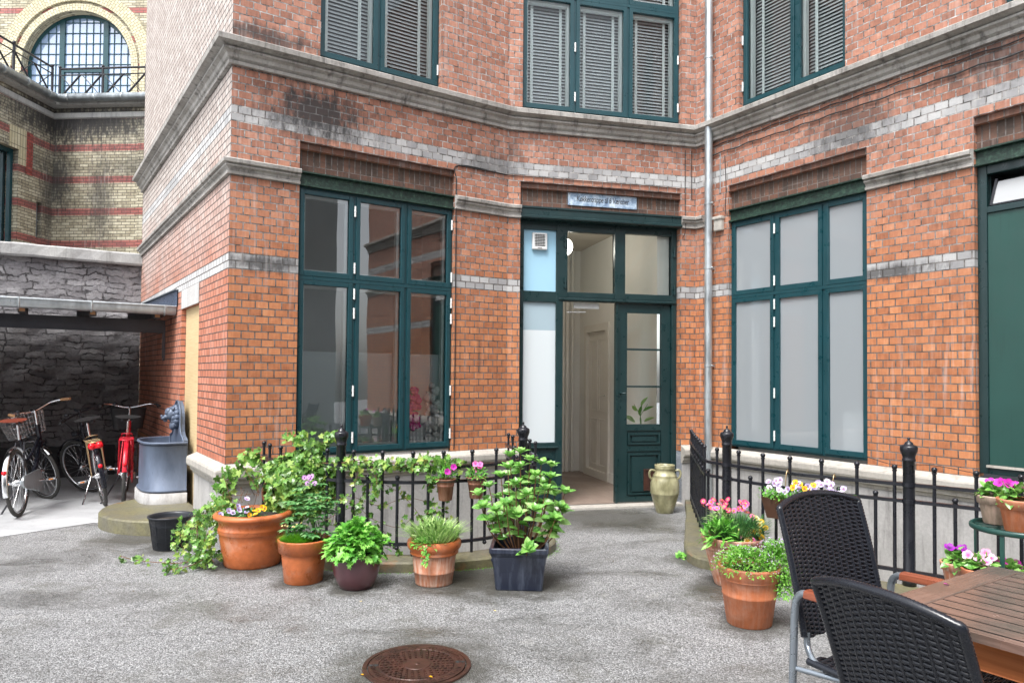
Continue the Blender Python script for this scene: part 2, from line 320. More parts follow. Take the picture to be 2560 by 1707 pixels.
simple('bike_black', (.012, .013, .02), .25, .2, .2); simple('bike_red', (.55, .012, .03), .3, 0, .15); simple('saddle_brown', (.2, .04, .02), .4, 0, .3); simple('brass_wire', (.5, .36, .2), .35, .8)
simple('tan_cork', (.4, .22, .11), .7); simple('reflector_red', (.75, .01, .02), .15); simple('reflector_orange', (.8, .25, .02), .2); simple('wicker_black', (.013, .015, .021), .24, 0, .25, 30, rvar=.08)
simple('chair_grey', (.30, .34, .38), .3, .7, .15); simple('plaster_white', (.82, .80, .75), .8, 0, .06, 2); simple('plaster_brown', (.62, .56, .47), .8, 0, .15, 2); simple('inner_door_paint', (.74, .70, .63), .5, 0, .05)
simple('plastic_white', (.8, .81, .8), .4, 0, .03); simple('dark_grille', (.03, .03, .03), .7); simple('blind_white', (.88, .89, .9), .5, 0, .03); simple('sash_white', (.86, .89, .87), .5, 0, .05)
simple('room_grey', (.60, .62, .61), .9, 0, .2, 1.5); simple('gap_shade', (.02, .015, .012), .9); simple('room_dark', (.14, .145, .15), .9, 0, .2, 1.5); simple('soil', (.028, .022, .017), .95, 0, .5, 40, bump=1, bscale=60); simple('pot_black', (.02, .023, .03), .45, 0, .3, 12)
simple('lead_blue', (.10, .14, .22), .35, .5, .4, 12, bump=.6, bscale=30); simple('rafter_wood', (.3, .17, .09), .8, 0, .3); simple('dark_board', (.035, .034, .036), .8, 0, .3)
simple('render_grey', (.34, .35, .34), .85, 0, .15, 1.5); simple('pink_blur', (.8, .03, .32), .6, 0, .4, 30); simple('cream_blur', (.85, .84, .76), .7, 0, .4, 25)
# terracotta in three states of wear
def terra(name, c, chalk=.4, streak=0, rough=.55):
    n = NT(name); p = n.geo(); a = n.noise(p, 9, 6, .65); b = n.mix(n.mr(a, .3, .7), tuple(x*.7 for x in c), tuple(min(1, x*1.25) for x in c))
    b = n.mix(n.mr(n.noise(n.map(p, loc=(3, 1, 2)), 7, 5, .6), .53, .68, 0, chalk), b, (.62, .42, .32))
    if streak: b = n.mix(n.mr(n.noise(n.map(p, (40, 40, 1.5)), 1.5, 4, .6), .4, .62, 0, streak), b, (.62, .45, .36))
    b = n.mix(n.mr(n.noise(n.map(p, loc=(9, 5, 2)), 6, 6, .7), .6, .72, 0, .4), b, tuple(x*.3 for x in c))
    n.pbr(b, n.mr(a, .3, .7, rough-.15, rough+.15), 0, n.bump(n.noise(p, 120, 4), .25, .003)); M[name] = n.m
terra('terracotta', (.50, .14, .045), .35, rough=.34); terra('terracotta_pale', (.50, .19, .10), .4, .75, .7); terra('terracotta_plain', (.48, .15, .06), .25, .15, .6); terra('pot_rusty', (.24, .09, .05), .15, .2)
terra('pot_weathered', (.34, .26, .2), .5, .6, .8)
n = NT('maroon_glaze'); z = n.add('SeparateXYZ', {0: n.geo()}).outputs[2]; p = n.geo(); b = n.mix(n.noise(p, 6, 5), (.14, .045, .048), (.07, .032, .045)); b = n.mix(n.mr(n.noise(n.map(p, (25, 25, 1)), 1.5, 4), .6, .75, 0, .5), b, (.035, .015, .015)); n.pbr(b, .3, 0, None, **{'Coat Weight': .5}); M['maroon_glaze'] = n.m
n = NT('navy_glaze'); p = n.geo(); b = n.mix(n.mr(n.noise(n.map(p, (12, 12, 1)), 1.6, 5, .7), .45, .7), (.012, .017, .035), (.07, .085, .12)); n.pbr(b, .28, 0, None, **{'Coat Weight': .4}); M['navy_glaze'] = n.m
n = NT('jar_glaze'); p = n.geo(); b = n.mix(n.mr(n.noise(n.map(p, (6, 6, 3)), 2, 5, .6), .35, .65), (.2, .19, .10), (.42, .4, .24)); b = n.mix(n.mr(n.noise(p, 14, 5), .6, .75, 0, .5), b, (.2, .1, .04)); n.pbr(b, .35, 0, n.bump(n.noise(p, 30, 3), .2, .004), **{'Coat Weight': .3}); M['jar_glaze'] = n.m
# table wood, wet in part
def wood(name, c0, c1, rough=(.2, .5), ax=(1, 1, 1), wetc=None):
    n = NT(name); uv = n.uv(); p = n.geo(); g = n.noise(n.map(uv, (2.2, 60, 1)), 1.5, 6, .65, .4)
    b = n.mix(n.mr(g, .3, .7), c0, c1)
    wv = n.mr(n.noise(n.map(p, (1, 1, 1), (2.2, .4, 0)), 1.6, 6, .6), .44, .58)
    if wetc: b = n.mix(n.math('MULTIPLY', wv, .75), b, wetc)
    b = n.mix(n.mr(n.noise(n.map(uv, (5, 90, 1)), 3, 5, .7), .6, .75, 0, .45), b, tuple(x*.35 for x in c0))
    n.pbr(b, n.mix(wv, (rough[1],)*3, (rough[0],)*3), 0, n.bump(g, .3, .002)); M[name] = n.m
wood('table_wood', (.15, .088, .068), (.28, .185, .15), (.07, .30), wetc=(.085, .076, .064)); wood('apron_wood', (.34, .10, .028), (.52, .18, .06), (.3, .5)); wood('arm_wood', (.16, .04, .02), (.3, .09, .045), (.2, .35)); wood('leg_wood', (.2, .07, .035), (.32, .13, .08))
wood('plywood', (.52, .38, .2), (.66, .52, .3), (.6, .75)); wood('floor_wood', (.17, .125, .10), (.32, .25, .21), (.3, .5))
n = NT('rusty_iron'); p = n.geo(); f = n.noise(p, 24, 7, .75); b = n.mix(n.mr(f, .35, .65), (.035, .022, .019), (.095, .042, .03)); b = n.mix(n.mr(n.noise(p, 5, 5), .5, .7, 0, .6), b, (.11, .042, .028)); n.pbr(b, n.mr(f, .3, .7, .25, .6), .35, n.bump(f, .35, .003)); M['rusty_iron'] = n.m
# glass
def glass(name, refl=1.0, tint=(.9, .95, .95), rough=.0):
    n = NT(name); fr = n.add('Fresnel', {'IOR': 1.5}).outputs[0]; f = n.math('MULTIPLY', fr, refl, clamp=True)
    wv = n.bump(n.noise(n.geo(), 1.1, 2), .05, .03)
    t = n.add('BsdfTransparent', {'Color': tint}).outputs[0]; g = n.add('BsdfGlossy', {'Color': (1, 1, 1), 'Roughness': rough, 'Normal': wv}).outputs[0]
    n.surf(n.add('MixShader', {0: f, 1: t, 2: g}).outputs[0]); M[name] = n.m
glass('clear_glass', 3.8); glass('clear_glass_mild', .9)
def frosted(name, c, trans=.5, c2=None, v0=0, v1=1, refl=1.3, see=0):
    n = NT(name); base = c
    if c2: z = n.add('SeparateXYZ', {0: n.geo()}).outputs[2]; base = n.mix(n.mr(z, v0, v1), c, c2)
    d = n.add('BsdfDiffuse', {'Color': base}).outputs[0]; t = n.add('BsdfTranslucent', {'Color': base}).outputs[0]
    s1 = n.add('MixShader', {0: trans, 1: d, 2: t}).outputs[0]
    if see: s1 = n.add('MixShader', {0: see, 1: s1, 2: n.add('BsdfTransparent').outputs[0]}).outputs[0]
    g = n.add('BsdfGlossy', {'Color': (1, 1, 1), 'Roughness': .03}).outputs[0]
    n.surf(n.add('MixShader', {0: n.math('MULTIPLY', n.add('Fresnel', {'IOR': 1.5}).outputs[0], refl, clamp=True), 1: s1, 2: g}).outputs[0]); M[name] = n.m
frosted('frosted_grey', (.62, .68, .72), .35, refl=1.6, see=.28); frosted('frosted_film', (.82, .88, .90), .2, refl=1.0, see=.30); frosted('frosted_white', (.82, .90, .94), .3); frosted('pale_blue_reflection', (.46, .60, .68), .25, refl=2); frosted('blue_panel', (.36, .60, .75), 0, refl=.8); frosted('arch_glass', (.30, .42, .62), .1, refl=4.0); frosted('dirty_glass', (.62, .64, .65), .3)
# leaves and petals
def leafm(name, pal, rough=.38, edge=None):
    n = NT(name); r = n.isl(); b = n.ramp(r, [(i/(len(pal)-1), c) for i, c in enumerate(pal)])
    if edge:
        u = n.add('SeparateXYZ', {0: n.uv()}).outputs[0]; b = n.mix(n.mr(u, .55, .95), b, edge)
    b = n.mix(n.mr(n.noise(n.geo(), 160, 3), .45, .7, 0, .3), b, tuple(min(1, x*1.5) for x in pal[-1]))
    n.t.nodes.new('ShaderNodeBsdfDiffuse')
    pb = n.add('BsdfPrincipled', {'Base Color': b, 'Roughness': rough}); tr = n.add('BsdfTranslucent', {'Color': b})
    n.surf(n.add('MixShader', {0: .25, 1: pb.outputs[0], 2: tr.outputs[0]}).outputs[0]); M[name] = n.m
leafm('ivy_leaf', ((.03, .10, .02), (.05, .17, .03), (.08, .25, .04), (.14, .34, .06), (.24, .44, .09), (.42, .50, .12)), .28)
leafm('hydrangea_leaf', ((.08, .26, .04), (.14, .38, .06), (.24, .50, .10), (.42, .64, .24)), .28)
leafm('palmate_leaf', ((.04, .17, .05), (.08, .28, .08), (.15, .38, .12), (.30, .50, .22)), .35)
leafm('bright_leaf', ((0.054, 0.243, 0.033), (0.108, 0.392, 0.044), (0.189, 0.513, 0.066), (0.351, 0.675, 0.154)), .4)
leafm('dark_leaf', ((0.016, 0.081, 0.033), (0.041, 0.149, 0.050), (0.074, 0.230, 0.066), (0.162, 0.378, 0.110)), .4)
leafm('grey_leaf', ((0.081, 0.216, 0.044), (0.189, 0.378, 0.088), (0.351, 0.567, 0.165), (0.621, 0.783, 0.363)), .45)
leafm('moss_leaf', ((0.068, 0.216, 0.013), (0.135, 0.378, 0.022), (0.216, 0.513, 0.039)), .5); leafm('herb_leaf', ((.06, .22, .02), (.11, .34, .03), (.18, .46, .05), (.30, .58, .12)), .45); leafm('herb_leaf_old', ((0.081, 0.270, 0.022), (0.162, 0.459, 0.044), (0.270, 0.621, 0.088), (0.675, 0.800, 0.440)), .5)
leafm('litter', ((.04, .03, .02), (.12, .07, .03), (.03, .03, .025), (.3, .24, .08)), .7)
simple('stem_brown', (.16, .075, .035), .8, 0, .4, 30); simple('stem_green', (.1, .22, .05), .7)
def petal(name, c, c2=None):
    n = NT(name); u = n.add('SeparateXYZ', {0: n.uv()}).outputs[0]; b = n.mix(n.mr(u, .1, .7), c2 or c, c)
    n.pbr(b, .6, 0, None, **{'Subsurface Weight': .1, 'Subsurface Radius': (.01, .01, .01)}); M[name] = n.m
petal('petal_magenta', (.62, .02, .42), (.25, .0, .2)); petal('petal_pink', (.8, .22, .5), (.6, .02, .2)); petal('petal_palepink', (.85, .5, .68), (.6, .1, .3)); petal('petal_violet', (.65, .55, .85), (.08, .01, .16)); petal('petal_white', (.85, .8, .88), (.25, .08, .4))
petal('petal_yellow', (.85, .55, .01), (.5, .12, .0)); petal('petal_crimson', (.55, .015, .10), (.8, .3, .45)); petal('petal_allium', (.55, .25, .6), (.75, .6, .8)); petal('petal_cream', (.85, .8, .42), (.8, .5, .02)); petal('petal_purple', (.3, .01, .36), (.06, 0, .1))
# ================================================================ the red brick building
class WF:
    def __init__(s, p, ang, flip=False):
        a = R(ang); s.p = V((p[0], p[1], 0)); s.d = V((math.sin(a), math.cos(a), 0)); s.n = V((s.d.y, -s.d.x, 0))*(-1 if flip else 1); s.off = 0
    def P(s, u, v, w=0): return s.p+s.d*u+s.n*w+V((0, 0, v))
WA = WF((-2.39, 6.0), 56.3); WL = WF((-2.39, 6.0), -34.5, True); WB = WF((-.054, 7.558), 75.7); WC = WF((2.083, 8.103), 148)
WB.off, WC.off, WL.off = 20.16, 40.32, 60.48
UA, UB, UC, UL, TOP = 2.808, 2.205, 7.5, 5.3, 9.0
def wbox(mb, W, u0, u1, v0, v1, w0, w1, mi=0):
    p = W.P
    def F(a, b, c, d, uv): mb.face([a, b, c, d], [(x+W.off, y) for x, y in uv], mi)
    F(p(u0,v0,w1), p(u1,v0,w1), p(u1,v1,w1), p(u0,v1,w1), [(u0,v0),(u1,v0),(u1,v1),(u0,v1)])
    F(p(u1,v0,w0), p(u0,v0,w0), p(u0,v1,w0), p(u1,v1,w0), [(u1,v0),(u0,v0),(u0,v1),(u1,v1)])
    F(p(u0,v0,w0), p(u0,v0,w1), p(u0,v1,w1), p(u0,v1,w0), [(u0-w1+w0,v0),(u0,v0),(u0,v1),(u0-w1+w0,v1)])
    F(p(u1,v0,w1), p(u1,v0,w0), p(u1,v1,w0), p(u1,v1,w1), [(u1,v0),(u1+w1-w0,v0),(u1+w1-w0,v1),(u1,v1)])
    F(p(u0,v1,w1), p(u1,v1,w1), p(u1,v1,w0), p(u0,v1,w0), [(u0,v1),(u1,v1),(u1,v1+w1-w0),(u0,v1+w1-w0)])
    F(p(u0,v0,w0), p(u1,v0,w0), p(u1,v0,w1), p(u0,v0,w1), [(u0,v0),(u1,v0),(u1,v0+w1-w0),(u0,v0+w1-w0)])
def wallface(mb_, W, u0, u1, v0, v1, ops, mi=0, thick=.3):
    class _: pass
    mb = _(); mb.face = lambda pts, uv, m_=0: mb_.face(pts, [(x+W.off, y) for x, y in uv], m_)
    us = sorted({u0, u1, *[o[0] for o in ops], *[o[1] for o in ops]}); vs = sorted({v0, v1, *[o[2] for o in ops], *[o[3] for o in ops]})
    us = [u for u in us if u0 <= u <= u1]; vs = [v for v in vs if v0 <= v <= v1]
    for a, b in zip(us, us[1:]):
        for c, d in zip(vs, vs[1:]):
            if any(o[0] <= a+1e-6 and o[1] >= b-1e-6 and o[2] <= c+1e-6 and o[3] >= d-1e-6 for o in ops): continue
            mb.face([W.P(a,c), W.P(b,c), W.P(b,d), W.P(a,d)], [(a,c),(b,c),(b,d),(a,d)], mi)
    for o in ops:
        a, b, c, d, dep = o[:5]; back = o[5] if len(o) > 5 else None; sides = o[6] if len(o) > 6 else 'lrtb'
        if 'l' in sides: mb.face([W.P(a,c,-dep), W.P(a,c), W.P(a,d), W.P(a,d,-dep)], [(a-dep,c),(a,c),(a,d),(a-dep,d)], mi)
        if 'r' in sides: mb.face([W.P(b,c), W.P(b,c,-dep), W.P(b,d,-dep), W.P(b,d)], [(b,c),(b+dep,c),(b+dep,d),(b,d)], mi)
        if 't' in sides: mb.face([W.P(a,d), W.P(b,d), W.P(b,d,-dep), W.P(a,d,-dep)], [(a,d),(b,d),(b,d+dep),(a,d+dep)], mi)
        if 'b' in sides: mb.face([W.P(a,c,-dep), W.P(b,c,-dep), W.P(b,c), W.P(a,c)], [(a,c-dep),(b,c-dep),(b,c),(a,c)], mi)
        if back is not None: mb.face([W.P(a,c,-dep), W.P(b,c,-dep), W.P(b,d,-dep), W.P(a,d,-dep)], [(a,c),(b,c),(b,d),(a,d)], back)
def sweep(mb, segs, prof, mi=0, caps=True):
    # segs [(W,u0,u1)...] consecutive; prof [(w,v)...]
    pts = []; n = len(segs)
    for i, (W, a, b) in enumerate(segs):
        if i == 0: pts.append((W.P(a, 0), W.n))
        if i < n-1:
            n2 = segs[i+1][0].n; pts.append((W.P(b, 0), (W.n+n2)/(1+W.n.dot(n2))))
        else: pts.append((W.P(b, 0), W.n))
    L = 0; acc = [0]
    for i in range(len(pts)-1): L += (pts[i+1][0]-pts[i][0]).length; acc.append(L)
    for i in range(len(pts)-1):
        for j in range(len(prof)-1):
            (w0, v0), (w1, v1) = prof[j], prof[j+1]; z = V((0, 0, 1))
            mb.face([pts[i][0]+pts[i][1]*w0+z*v0, pts[i+1][0]+pts[i+1][1]*w0+z*v0, pts[i+1][0]+pts[i+1][1]*w1+z*v1, pts[i][0]+pts[i][1]*w1+z*v1],
                    [(acc[i], v0), (acc[i+1], v0), (acc[i+1], v1), (acc[i], v1)], mi)
    if caps:
        for q, nn in (pts[0], pts[-1]): mb.face([q+nn*w_+V((0, 0, v_)) for w_, v_ in prof], None, mi)
house = thing('brick_building', 'orange red brick courtyard building with teal framed windows and grey stone cornice', 'building', (-2.39, 6.0, 0))
# window and door openings; lintel zones are stepped recesses above them
AU0, AU1, CU0, CU1, BU0, BU1 = .587, 2.162, .466, 2.039, .135, 2.01
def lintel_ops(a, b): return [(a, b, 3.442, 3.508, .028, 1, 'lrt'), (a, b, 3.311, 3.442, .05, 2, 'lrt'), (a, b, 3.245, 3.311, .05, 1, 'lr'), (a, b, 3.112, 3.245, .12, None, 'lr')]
mb = MB()
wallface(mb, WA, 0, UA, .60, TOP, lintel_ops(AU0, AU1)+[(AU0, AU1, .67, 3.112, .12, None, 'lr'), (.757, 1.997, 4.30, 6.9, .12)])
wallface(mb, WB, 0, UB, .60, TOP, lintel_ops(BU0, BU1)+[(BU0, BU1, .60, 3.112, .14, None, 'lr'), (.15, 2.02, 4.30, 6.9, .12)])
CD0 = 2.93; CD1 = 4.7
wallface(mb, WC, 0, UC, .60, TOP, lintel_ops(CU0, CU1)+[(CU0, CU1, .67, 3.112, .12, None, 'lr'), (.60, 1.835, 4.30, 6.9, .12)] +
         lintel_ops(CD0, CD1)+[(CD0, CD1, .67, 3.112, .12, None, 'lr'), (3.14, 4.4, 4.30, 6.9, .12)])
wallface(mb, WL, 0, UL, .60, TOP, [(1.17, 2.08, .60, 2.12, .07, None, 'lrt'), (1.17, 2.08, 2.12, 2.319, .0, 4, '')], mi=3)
# far end and roof side of the wing so that it is solid
E1 = WL.P(UL, 0); e2 = E1+WA.d*4
mb.face([E1+V((0, 0, -.6)), e2+V((0, 0, -.6)), e2+V((0, 0, TOP)), E1+V((0, 0, TOP))], [(0, 0), (4, 0), (4, TOP), (0, TOP)], 3)
mb.build('wall', [M['brick_red'], M['brick_lintel'], M['brick_soldier'], M['brick_red_glare'], M['brick_white']], house)
# chimney-like thickness behind: flat roof slab
mb = MB(); mb.face([WL.P(UL, TOP+.004), WL.P(0, TOP+.004), WA.P(UA, TOP+.004), WB.P(UB, TOP+.004), WC.P(UC, TOP+.004), WC.P(UC, TOP+.004, -6), WL.P(UL, TOP+.004, -9)]); mb.build('roof', M['dark_steel'], house)
CORN = [(0, 4.045), (.032, 4.045), (.036, 4.072), (.020, 4.078), (.046, 4.098), (.056, 4.128), (.088, 4.146), (.088, 4.164), (.066, 4.17), (.112, 4.188), (.142, 4.196), (.145, 4.238), (.128, 4.25), (.0, 4.30)]
mb = MB(); sweep(mb, [(WL, UL, 0), (WA, 0, UA), (WB, 0, UB), (WC, 0, UC)], CORN); mb.build('cornice', M['stone_cornice'], house)
STR = [(0, 3.112), (.028, 3.114), (.030, 3.134), (.014, 3.14), (.022, 3.162), (.046, 3.178), (.048, 3.19), (.036, 3.195), (.066, 3.205), (.07, 3.232), (.058, 3.242), (0, 3.256)]
for segs in ([(WL, UL, 0), (WA, 0, AU0)], [(WA, AU1, UA), (WB, 0, BU0)], [(WB, BU1, UB), (WC, 0, .14)], [(WC, CU1, CD0)], [(WC, CD1, UC)]):
    mb = MB(); sweep(mb, segs, STR); mb.build('string_course', M['stone_cornice'], house)
CAP = [(0, .475), (.03, .475), (.035, .50), (.055, .51), (.06, .545), (.085, .555), (.092, .575), (.092, .62), (.085, .635), (0, .672)]
PL = [(.02, -.7), (.02, .48), (0, .48)]
for segs in ([(WL, 1.17, 0), (WA, 0, UA), (WB, 0, BU0-.01)], [(WB, BU1+.01, UB), (WC, 0, UC)]):
    mb = MB(); sweep(mb, segs, CAP); mb.build('plinth_cap', M['stone_cap'], house)
    mb = MB(); sweep(mb, segs, PL, caps=False); mb.build('plinth', M['stone_plinth'], house)
mb = MB(); sweep(mb, [(WL, UL, 2.08)], [(.004, -.1), (.004, .6)], caps=False); wallface(mb, WL, 2.08, UL, -.1, .60, [], 0); mb.build('lower_wall', M['brick_red'], house)
mb = MB(); wbox(mb, WL, 1.172, 2.078, -.05, 2.118, -.07, -.045); mb.build('plywood_panel', M['plywood'], house)['label'] = 'tall pale plywood board closing the opening behind the zinc trough'
mb = MB(); wbox(mb, WL, 1.17, 2.08, 2.121, 2.318, .002, .006); mb.build('painted_lintel', M['brick_white'], house)
# green steel lintels
def beam(W, a, b, mat, prof=None, lab=None):
    mb = MB(); pr = [(-.1, 3.112), (.0, 3.112), (.0, 3.128), (-.03, 3.135), (-.035, 3.222), (-.0, 3.232), (.0, 3.245), (-.1, 3.245)]
    sweep(mb, [(W, a+.002, b-.002)], pr); o = mb.build('lintel_beam', mat, house)
    if lab: o['label'] = lab
beam(WA, AU0, AU1, M['lintel_green'], lab='weathered green steel lintel over the left clear window'); beam(WC, CU0, CU1, M['lintel_green'], lab='mossy green steel lintel over the frosted window'); beam(WC, CD0, CD1, M['lintel_green'])
mb = MB(); sweep(mb, [(WB, BU0-.0, BU1+.0)], [(-.12, 3.112), (.03, 3.112), (.045, 3.122), (.045, 3.14), (.02, 3.15), (.02, 3.215), (.03, 3.225), (.03, 3.243), (-.1, 3.243)]); mb.build('lintel_beam', M['door_green'], house)
# windows
def frame(mb, W, u0, u1, v0, v1, t, w0, w1, mi=0, tb=None, tt=None):
    tb = tb or t; tt = tt or t
    wbox(mb, W, u0, u0+t, v0, v1, w0, w1, mi); wbox(mb, W, u1-t, u1, v0, v1, w0, w1, mi)
    wbox(mb, W, u0+t, u1-t, v0, v0+tb, w0, w1-.001, mi); wbox(mb, W, u0+t, u1-t, v1-tt, v1, w0, w1-.001, mi)
def pane_quad(W, u0, u1, v0, v1, w):
    mb = MB(); mb.face([W.P(u0,v0,w), W.P(u1,v0,w), W.P(u1,v1,w), W.P(u0,v1,w)], [(u0,v0),(u1,v0),(u1,v1),(u0,v1)]); return mb
def window(W, u0, u1, v0, v1, mull, transom, dep, pane, label, blind=None, film=None, hinges=(), inner=True, room=True, ladder=.5):
    mb = MB(); w0, w1 = -dep-.06, -dep
    frame(mb, W, u0+.003, u1-.003, v0, v1, .018, w0, w1)
    cols = [u0]+list(mull)+[u1]
    for m in mull: wbox(mb, W, m-.012, m+.012, v0+.018, v1-.018, w0, w1)
    if transom: wbox(mb, W, u0+.018, u1-.018, transom-.016, transom+.016, w0, w1+.012)
    root = mb.build('window', M['teal_paint'], house, bevel=.003); root['label'] = label
    rows = [(v0+.018, transom-.016), (transom+.016, v1-.018)] if transom else [(v0+.018, v1-.018)]
    for i in range(len(cols)-1):
        a = cols[i]+(.02 if i == 0 else .013); b = cols[i+1]-(.02 if i == len(cols)-2 else .013)
        for (c, d) in rows:
            s_ = MB(); frame(s_, W, a, b, c+.002, d-.002, .042, w1-.035, w1+.012, tb=.05); s_.build('sash', M['teal_paint'], root, bevel=.004)
            if inner: s_ = MB(); frame(s_, W, a+.026, b-.026, c+.03, d-.03, .040, w1-.10, w1-.05); s_.build('inner_sash', M['sash_white'], root)
            lo = c+.05; hi = d-.042
            pane_quad(W, a+.038, b-.038, lo-.004, hi+.004, w1-.012).build('pane', M[pane], root)
            if film and lo < film:
                pane_quad(W, a+.038, b-.038, lo-.004, min(film, hi+.004), w1-.125).build('frosted_film', M['frosted_film'], root)
            if inner:
                for hz in ([c+(d-c)*.3, c+(d-c)*.72] if d-c > .8 else [c+.25]):
                    h = MB(); h.tube([W.P(b-.045, hz-.03, w1-.075), W.P(b-.05, hz, w1-.07), W.P(b-.043, hz+.03, w1-.075)], .006, 6); h.build('catch', M['chrome'], root)
    for (hu, hv) in hinges:
        h = MB(); h.tube([W.P(hu, hv-.05, w1+.016), W.P(hu, hv+.05, w1+.016)], .009, 8); h.tube([W.P(hu, hv-.002, w1+.016), W.P(hu, hv+.002, w1+.016)], .012, 8); h.build('hinge', M['plastic_white'], root)
    if blind:
        for i in range(len(cols)-1):
            a = cols[i]+.05; b = cols[i+1]-.05
            for (c, d) in rows:
                s_ = MB(); z = c+.05; ang = R(blind)
                while z < d-.03:
                    j = random.uniform(-.0015, .0015); dz = math.sin(ang)*.0235; dw = math.cos(ang)*.0235; ws = w1-.16
                    s_.face([W.P(a, z-dz+j, ws+dw), W.P(b, z-dz-j, ws+dw), W.P(b, z+dz-j, ws-dw), W.P(a, z+dz+j, ws-dw)]); z += .0365
                s_.build('blind', M['blind_white'], root)
                t_ = MB()
                for fr in ((.14, .8) if ladder < .5 else (.2, .85)): uu = a+(b-a)*fr; wbox(t_, W, uu-.016, uu+.016, c+.03, d-.02, w1-.132, w1-.130)
                t_.build('ladder_tape', M['sash_white'], root)
    return root
H1 = [(1.122, z) for z in (2.95, 2.42, 2.18, 2.0, 1.28, .85)]+[(2.148, z) for z in (2.95, 2.42, 2.16, 2.0, 1.28, .85)]
window(WA, AU0, AU1, .70, 3.112, (1.122, 1.65), 2.295, .045, 'clear_glass', 'large clear window left of the door, reflecting the courtyard, frosted film below', film=1.64, hinges=H1)
window(WC, CU0, CU1, .70, 3.112, (1.031, 1.58), 2.295, .045, 'frosted_grey', 'large frosted window right of the drainpipe', hinges=[(1.031, z) for z in (2.95, 2.42, 2.18, 2.0, 1.28, .85)], inner=False)
window(WA, .757, 1.997, 4.325, 6.88, (1.353,), None, .07, 'clear_glass_mild', 'upper window over the left clear window with white slatted blinds', blind=50, hinges=[(.77, 4.6), (1.98, 4.5)], ladder=.2)
window(WB, .15, 2.02, 4.315, 6.88, (.76, 1.39), 5.60, .07, 'clear_glass_mild', 'upper three part window over the door with white slatted blinds', blind=50, hinges=[(.76, 4.5), (.76, 5.05), (2.0, 4.5), (2.0, 5.05)])
window(WC, .60, 1.835, 4.325, 6.88, (1.256,), None, .07, 'clear_glass_mild', 'upper window right of the drainpipe with open white slatted blinds', blind=50, hinges=[(.61, 4.55), (.61, 5.05)])
window(WC, 3.14, 4.40, 4.325, 6.88, (3.77,), None, .07, 'clear_glass_mild', 'upper window at the top right edge')
# rooms behind the glass
def room(W, u0, u1, v0, v1, dep, mat, name='room_lining', wi=-.2):
    mb = MB(); P = W.P; a = (u0, v0), (u1, v0), (u1, v1), (u0, v1)
    mb.face([P(u, v, -dep) for u, v in a])
    for i in range(4):
        (p, q), (r_, s_) = a[i], a[(i+1) % 4]; mb.face([P(p, q, wi), P(r_, s_, wi), P(r_, s_, -dep), P(p, q, -dep)])
    return mb.build(name, mat, house)
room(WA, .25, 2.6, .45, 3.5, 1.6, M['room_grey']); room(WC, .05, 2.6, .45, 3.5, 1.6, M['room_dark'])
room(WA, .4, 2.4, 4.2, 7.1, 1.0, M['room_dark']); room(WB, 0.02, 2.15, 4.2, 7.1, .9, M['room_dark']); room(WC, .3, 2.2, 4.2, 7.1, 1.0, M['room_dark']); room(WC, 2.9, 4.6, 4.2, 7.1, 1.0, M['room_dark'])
mb = MB(); wbox(mb, WA, .60, 2.15, .66, .735, -.42, -.06); mb.build('window_board', M['plaster_white'], house)
mb = MB(); wbox(mb, WC, .48, 2.02, .66, .735, -.42, -.14); mb.build('window_board', M['plaster_white'], house)
# things standing behind the frosted film of the left window
def blob(name, lab, cat, pts, mat):
    mb = MB()
    for q, r_ in pts: mb.ball(q, r_, 12, 8)
    o = mb.build(name, M[mat]); tag(o, lab, cat); return o
blob('flower_bunch', 'magenta flowers standing behind the glass of the left window', 'flowers', [(WA.P(1.79+random.uniform(-.07, .06), 1.12+random.uniform(-.22, .17), -.115+random.uniform(-.012, .012)), random.uniform(.014, .034)) for k in range(60)], 'pink_blur')
blob('flower_bunch', 'cream flowers standing behind the glass of the left window', 'flowers', [(WA.P(2.0+random.uniform(-.08, .06), 1.05+random.uniform(-.27, .3), -.118), random.uniform(.012, .036)) for k in range(60)], 'cream_blur')
mb = MB(); wbox(mb, WC, 1.74, 1.97, .74, 1.13, -.4, -.085); tag(mb.build('cardboard_box', M['plastic_white'], bevel=.02), 'pale box blurred behind the frosted window right of the drainpipe', 'box')
# boarded window at the right edge
mb = MB(); frame(mb, WC, CD0, CD1, .70, 3.112, .07, -.11, -.05); wbox(mb, WC, CD0+.07, CD1-.07, 2.735, 2.785, -.11, -.045); bw = mb.build('boarded_window', M['door_green'], house, bevel=.005); bw['label'] = 'window at the right edge closed with a green board under a narrow tilted pane'
mb = MB(); wbox(mb, WC, CD0+.072, CD1-.072, .772, 2.733, -.09, -.062); mb.build('board', M['panel_green'], bw)
mb = MB(); wbox(mb, WC, CD0+.06, CD1-.03, .752, .77, -.09, -.03); mb.build('board_sill', M['stone_cap'], bw)
mb = MB(); mb.face([WC.P(CD0+.10, 2.80, -.052), WC.P(CD1-.08, 2.80, -.052), WC.P(CD1-.08, 2.99, -.10), WC.P(CD0+.13, 2.98, -.10)]); mb.build('tilted_pane', M['dirty_glass'], bw)
mb = MB(); mb.bar(WC.P(CD0+.1, 2.79, -.055), WC.P(CD0+.12, 3.0, -.105), .018, .024, WC.n); mb.bar(WC.P(CD0+.1, 2.795, -.055), WC.P(CD1-.1, 2.795, -.055), .012, .02, WC.n); mb.build('tilted_frame', M['black_iron'], bw)
room(WC, CD0, CD1, 2.7, 3.1, .5, M['room_dark'], wi=-.12)
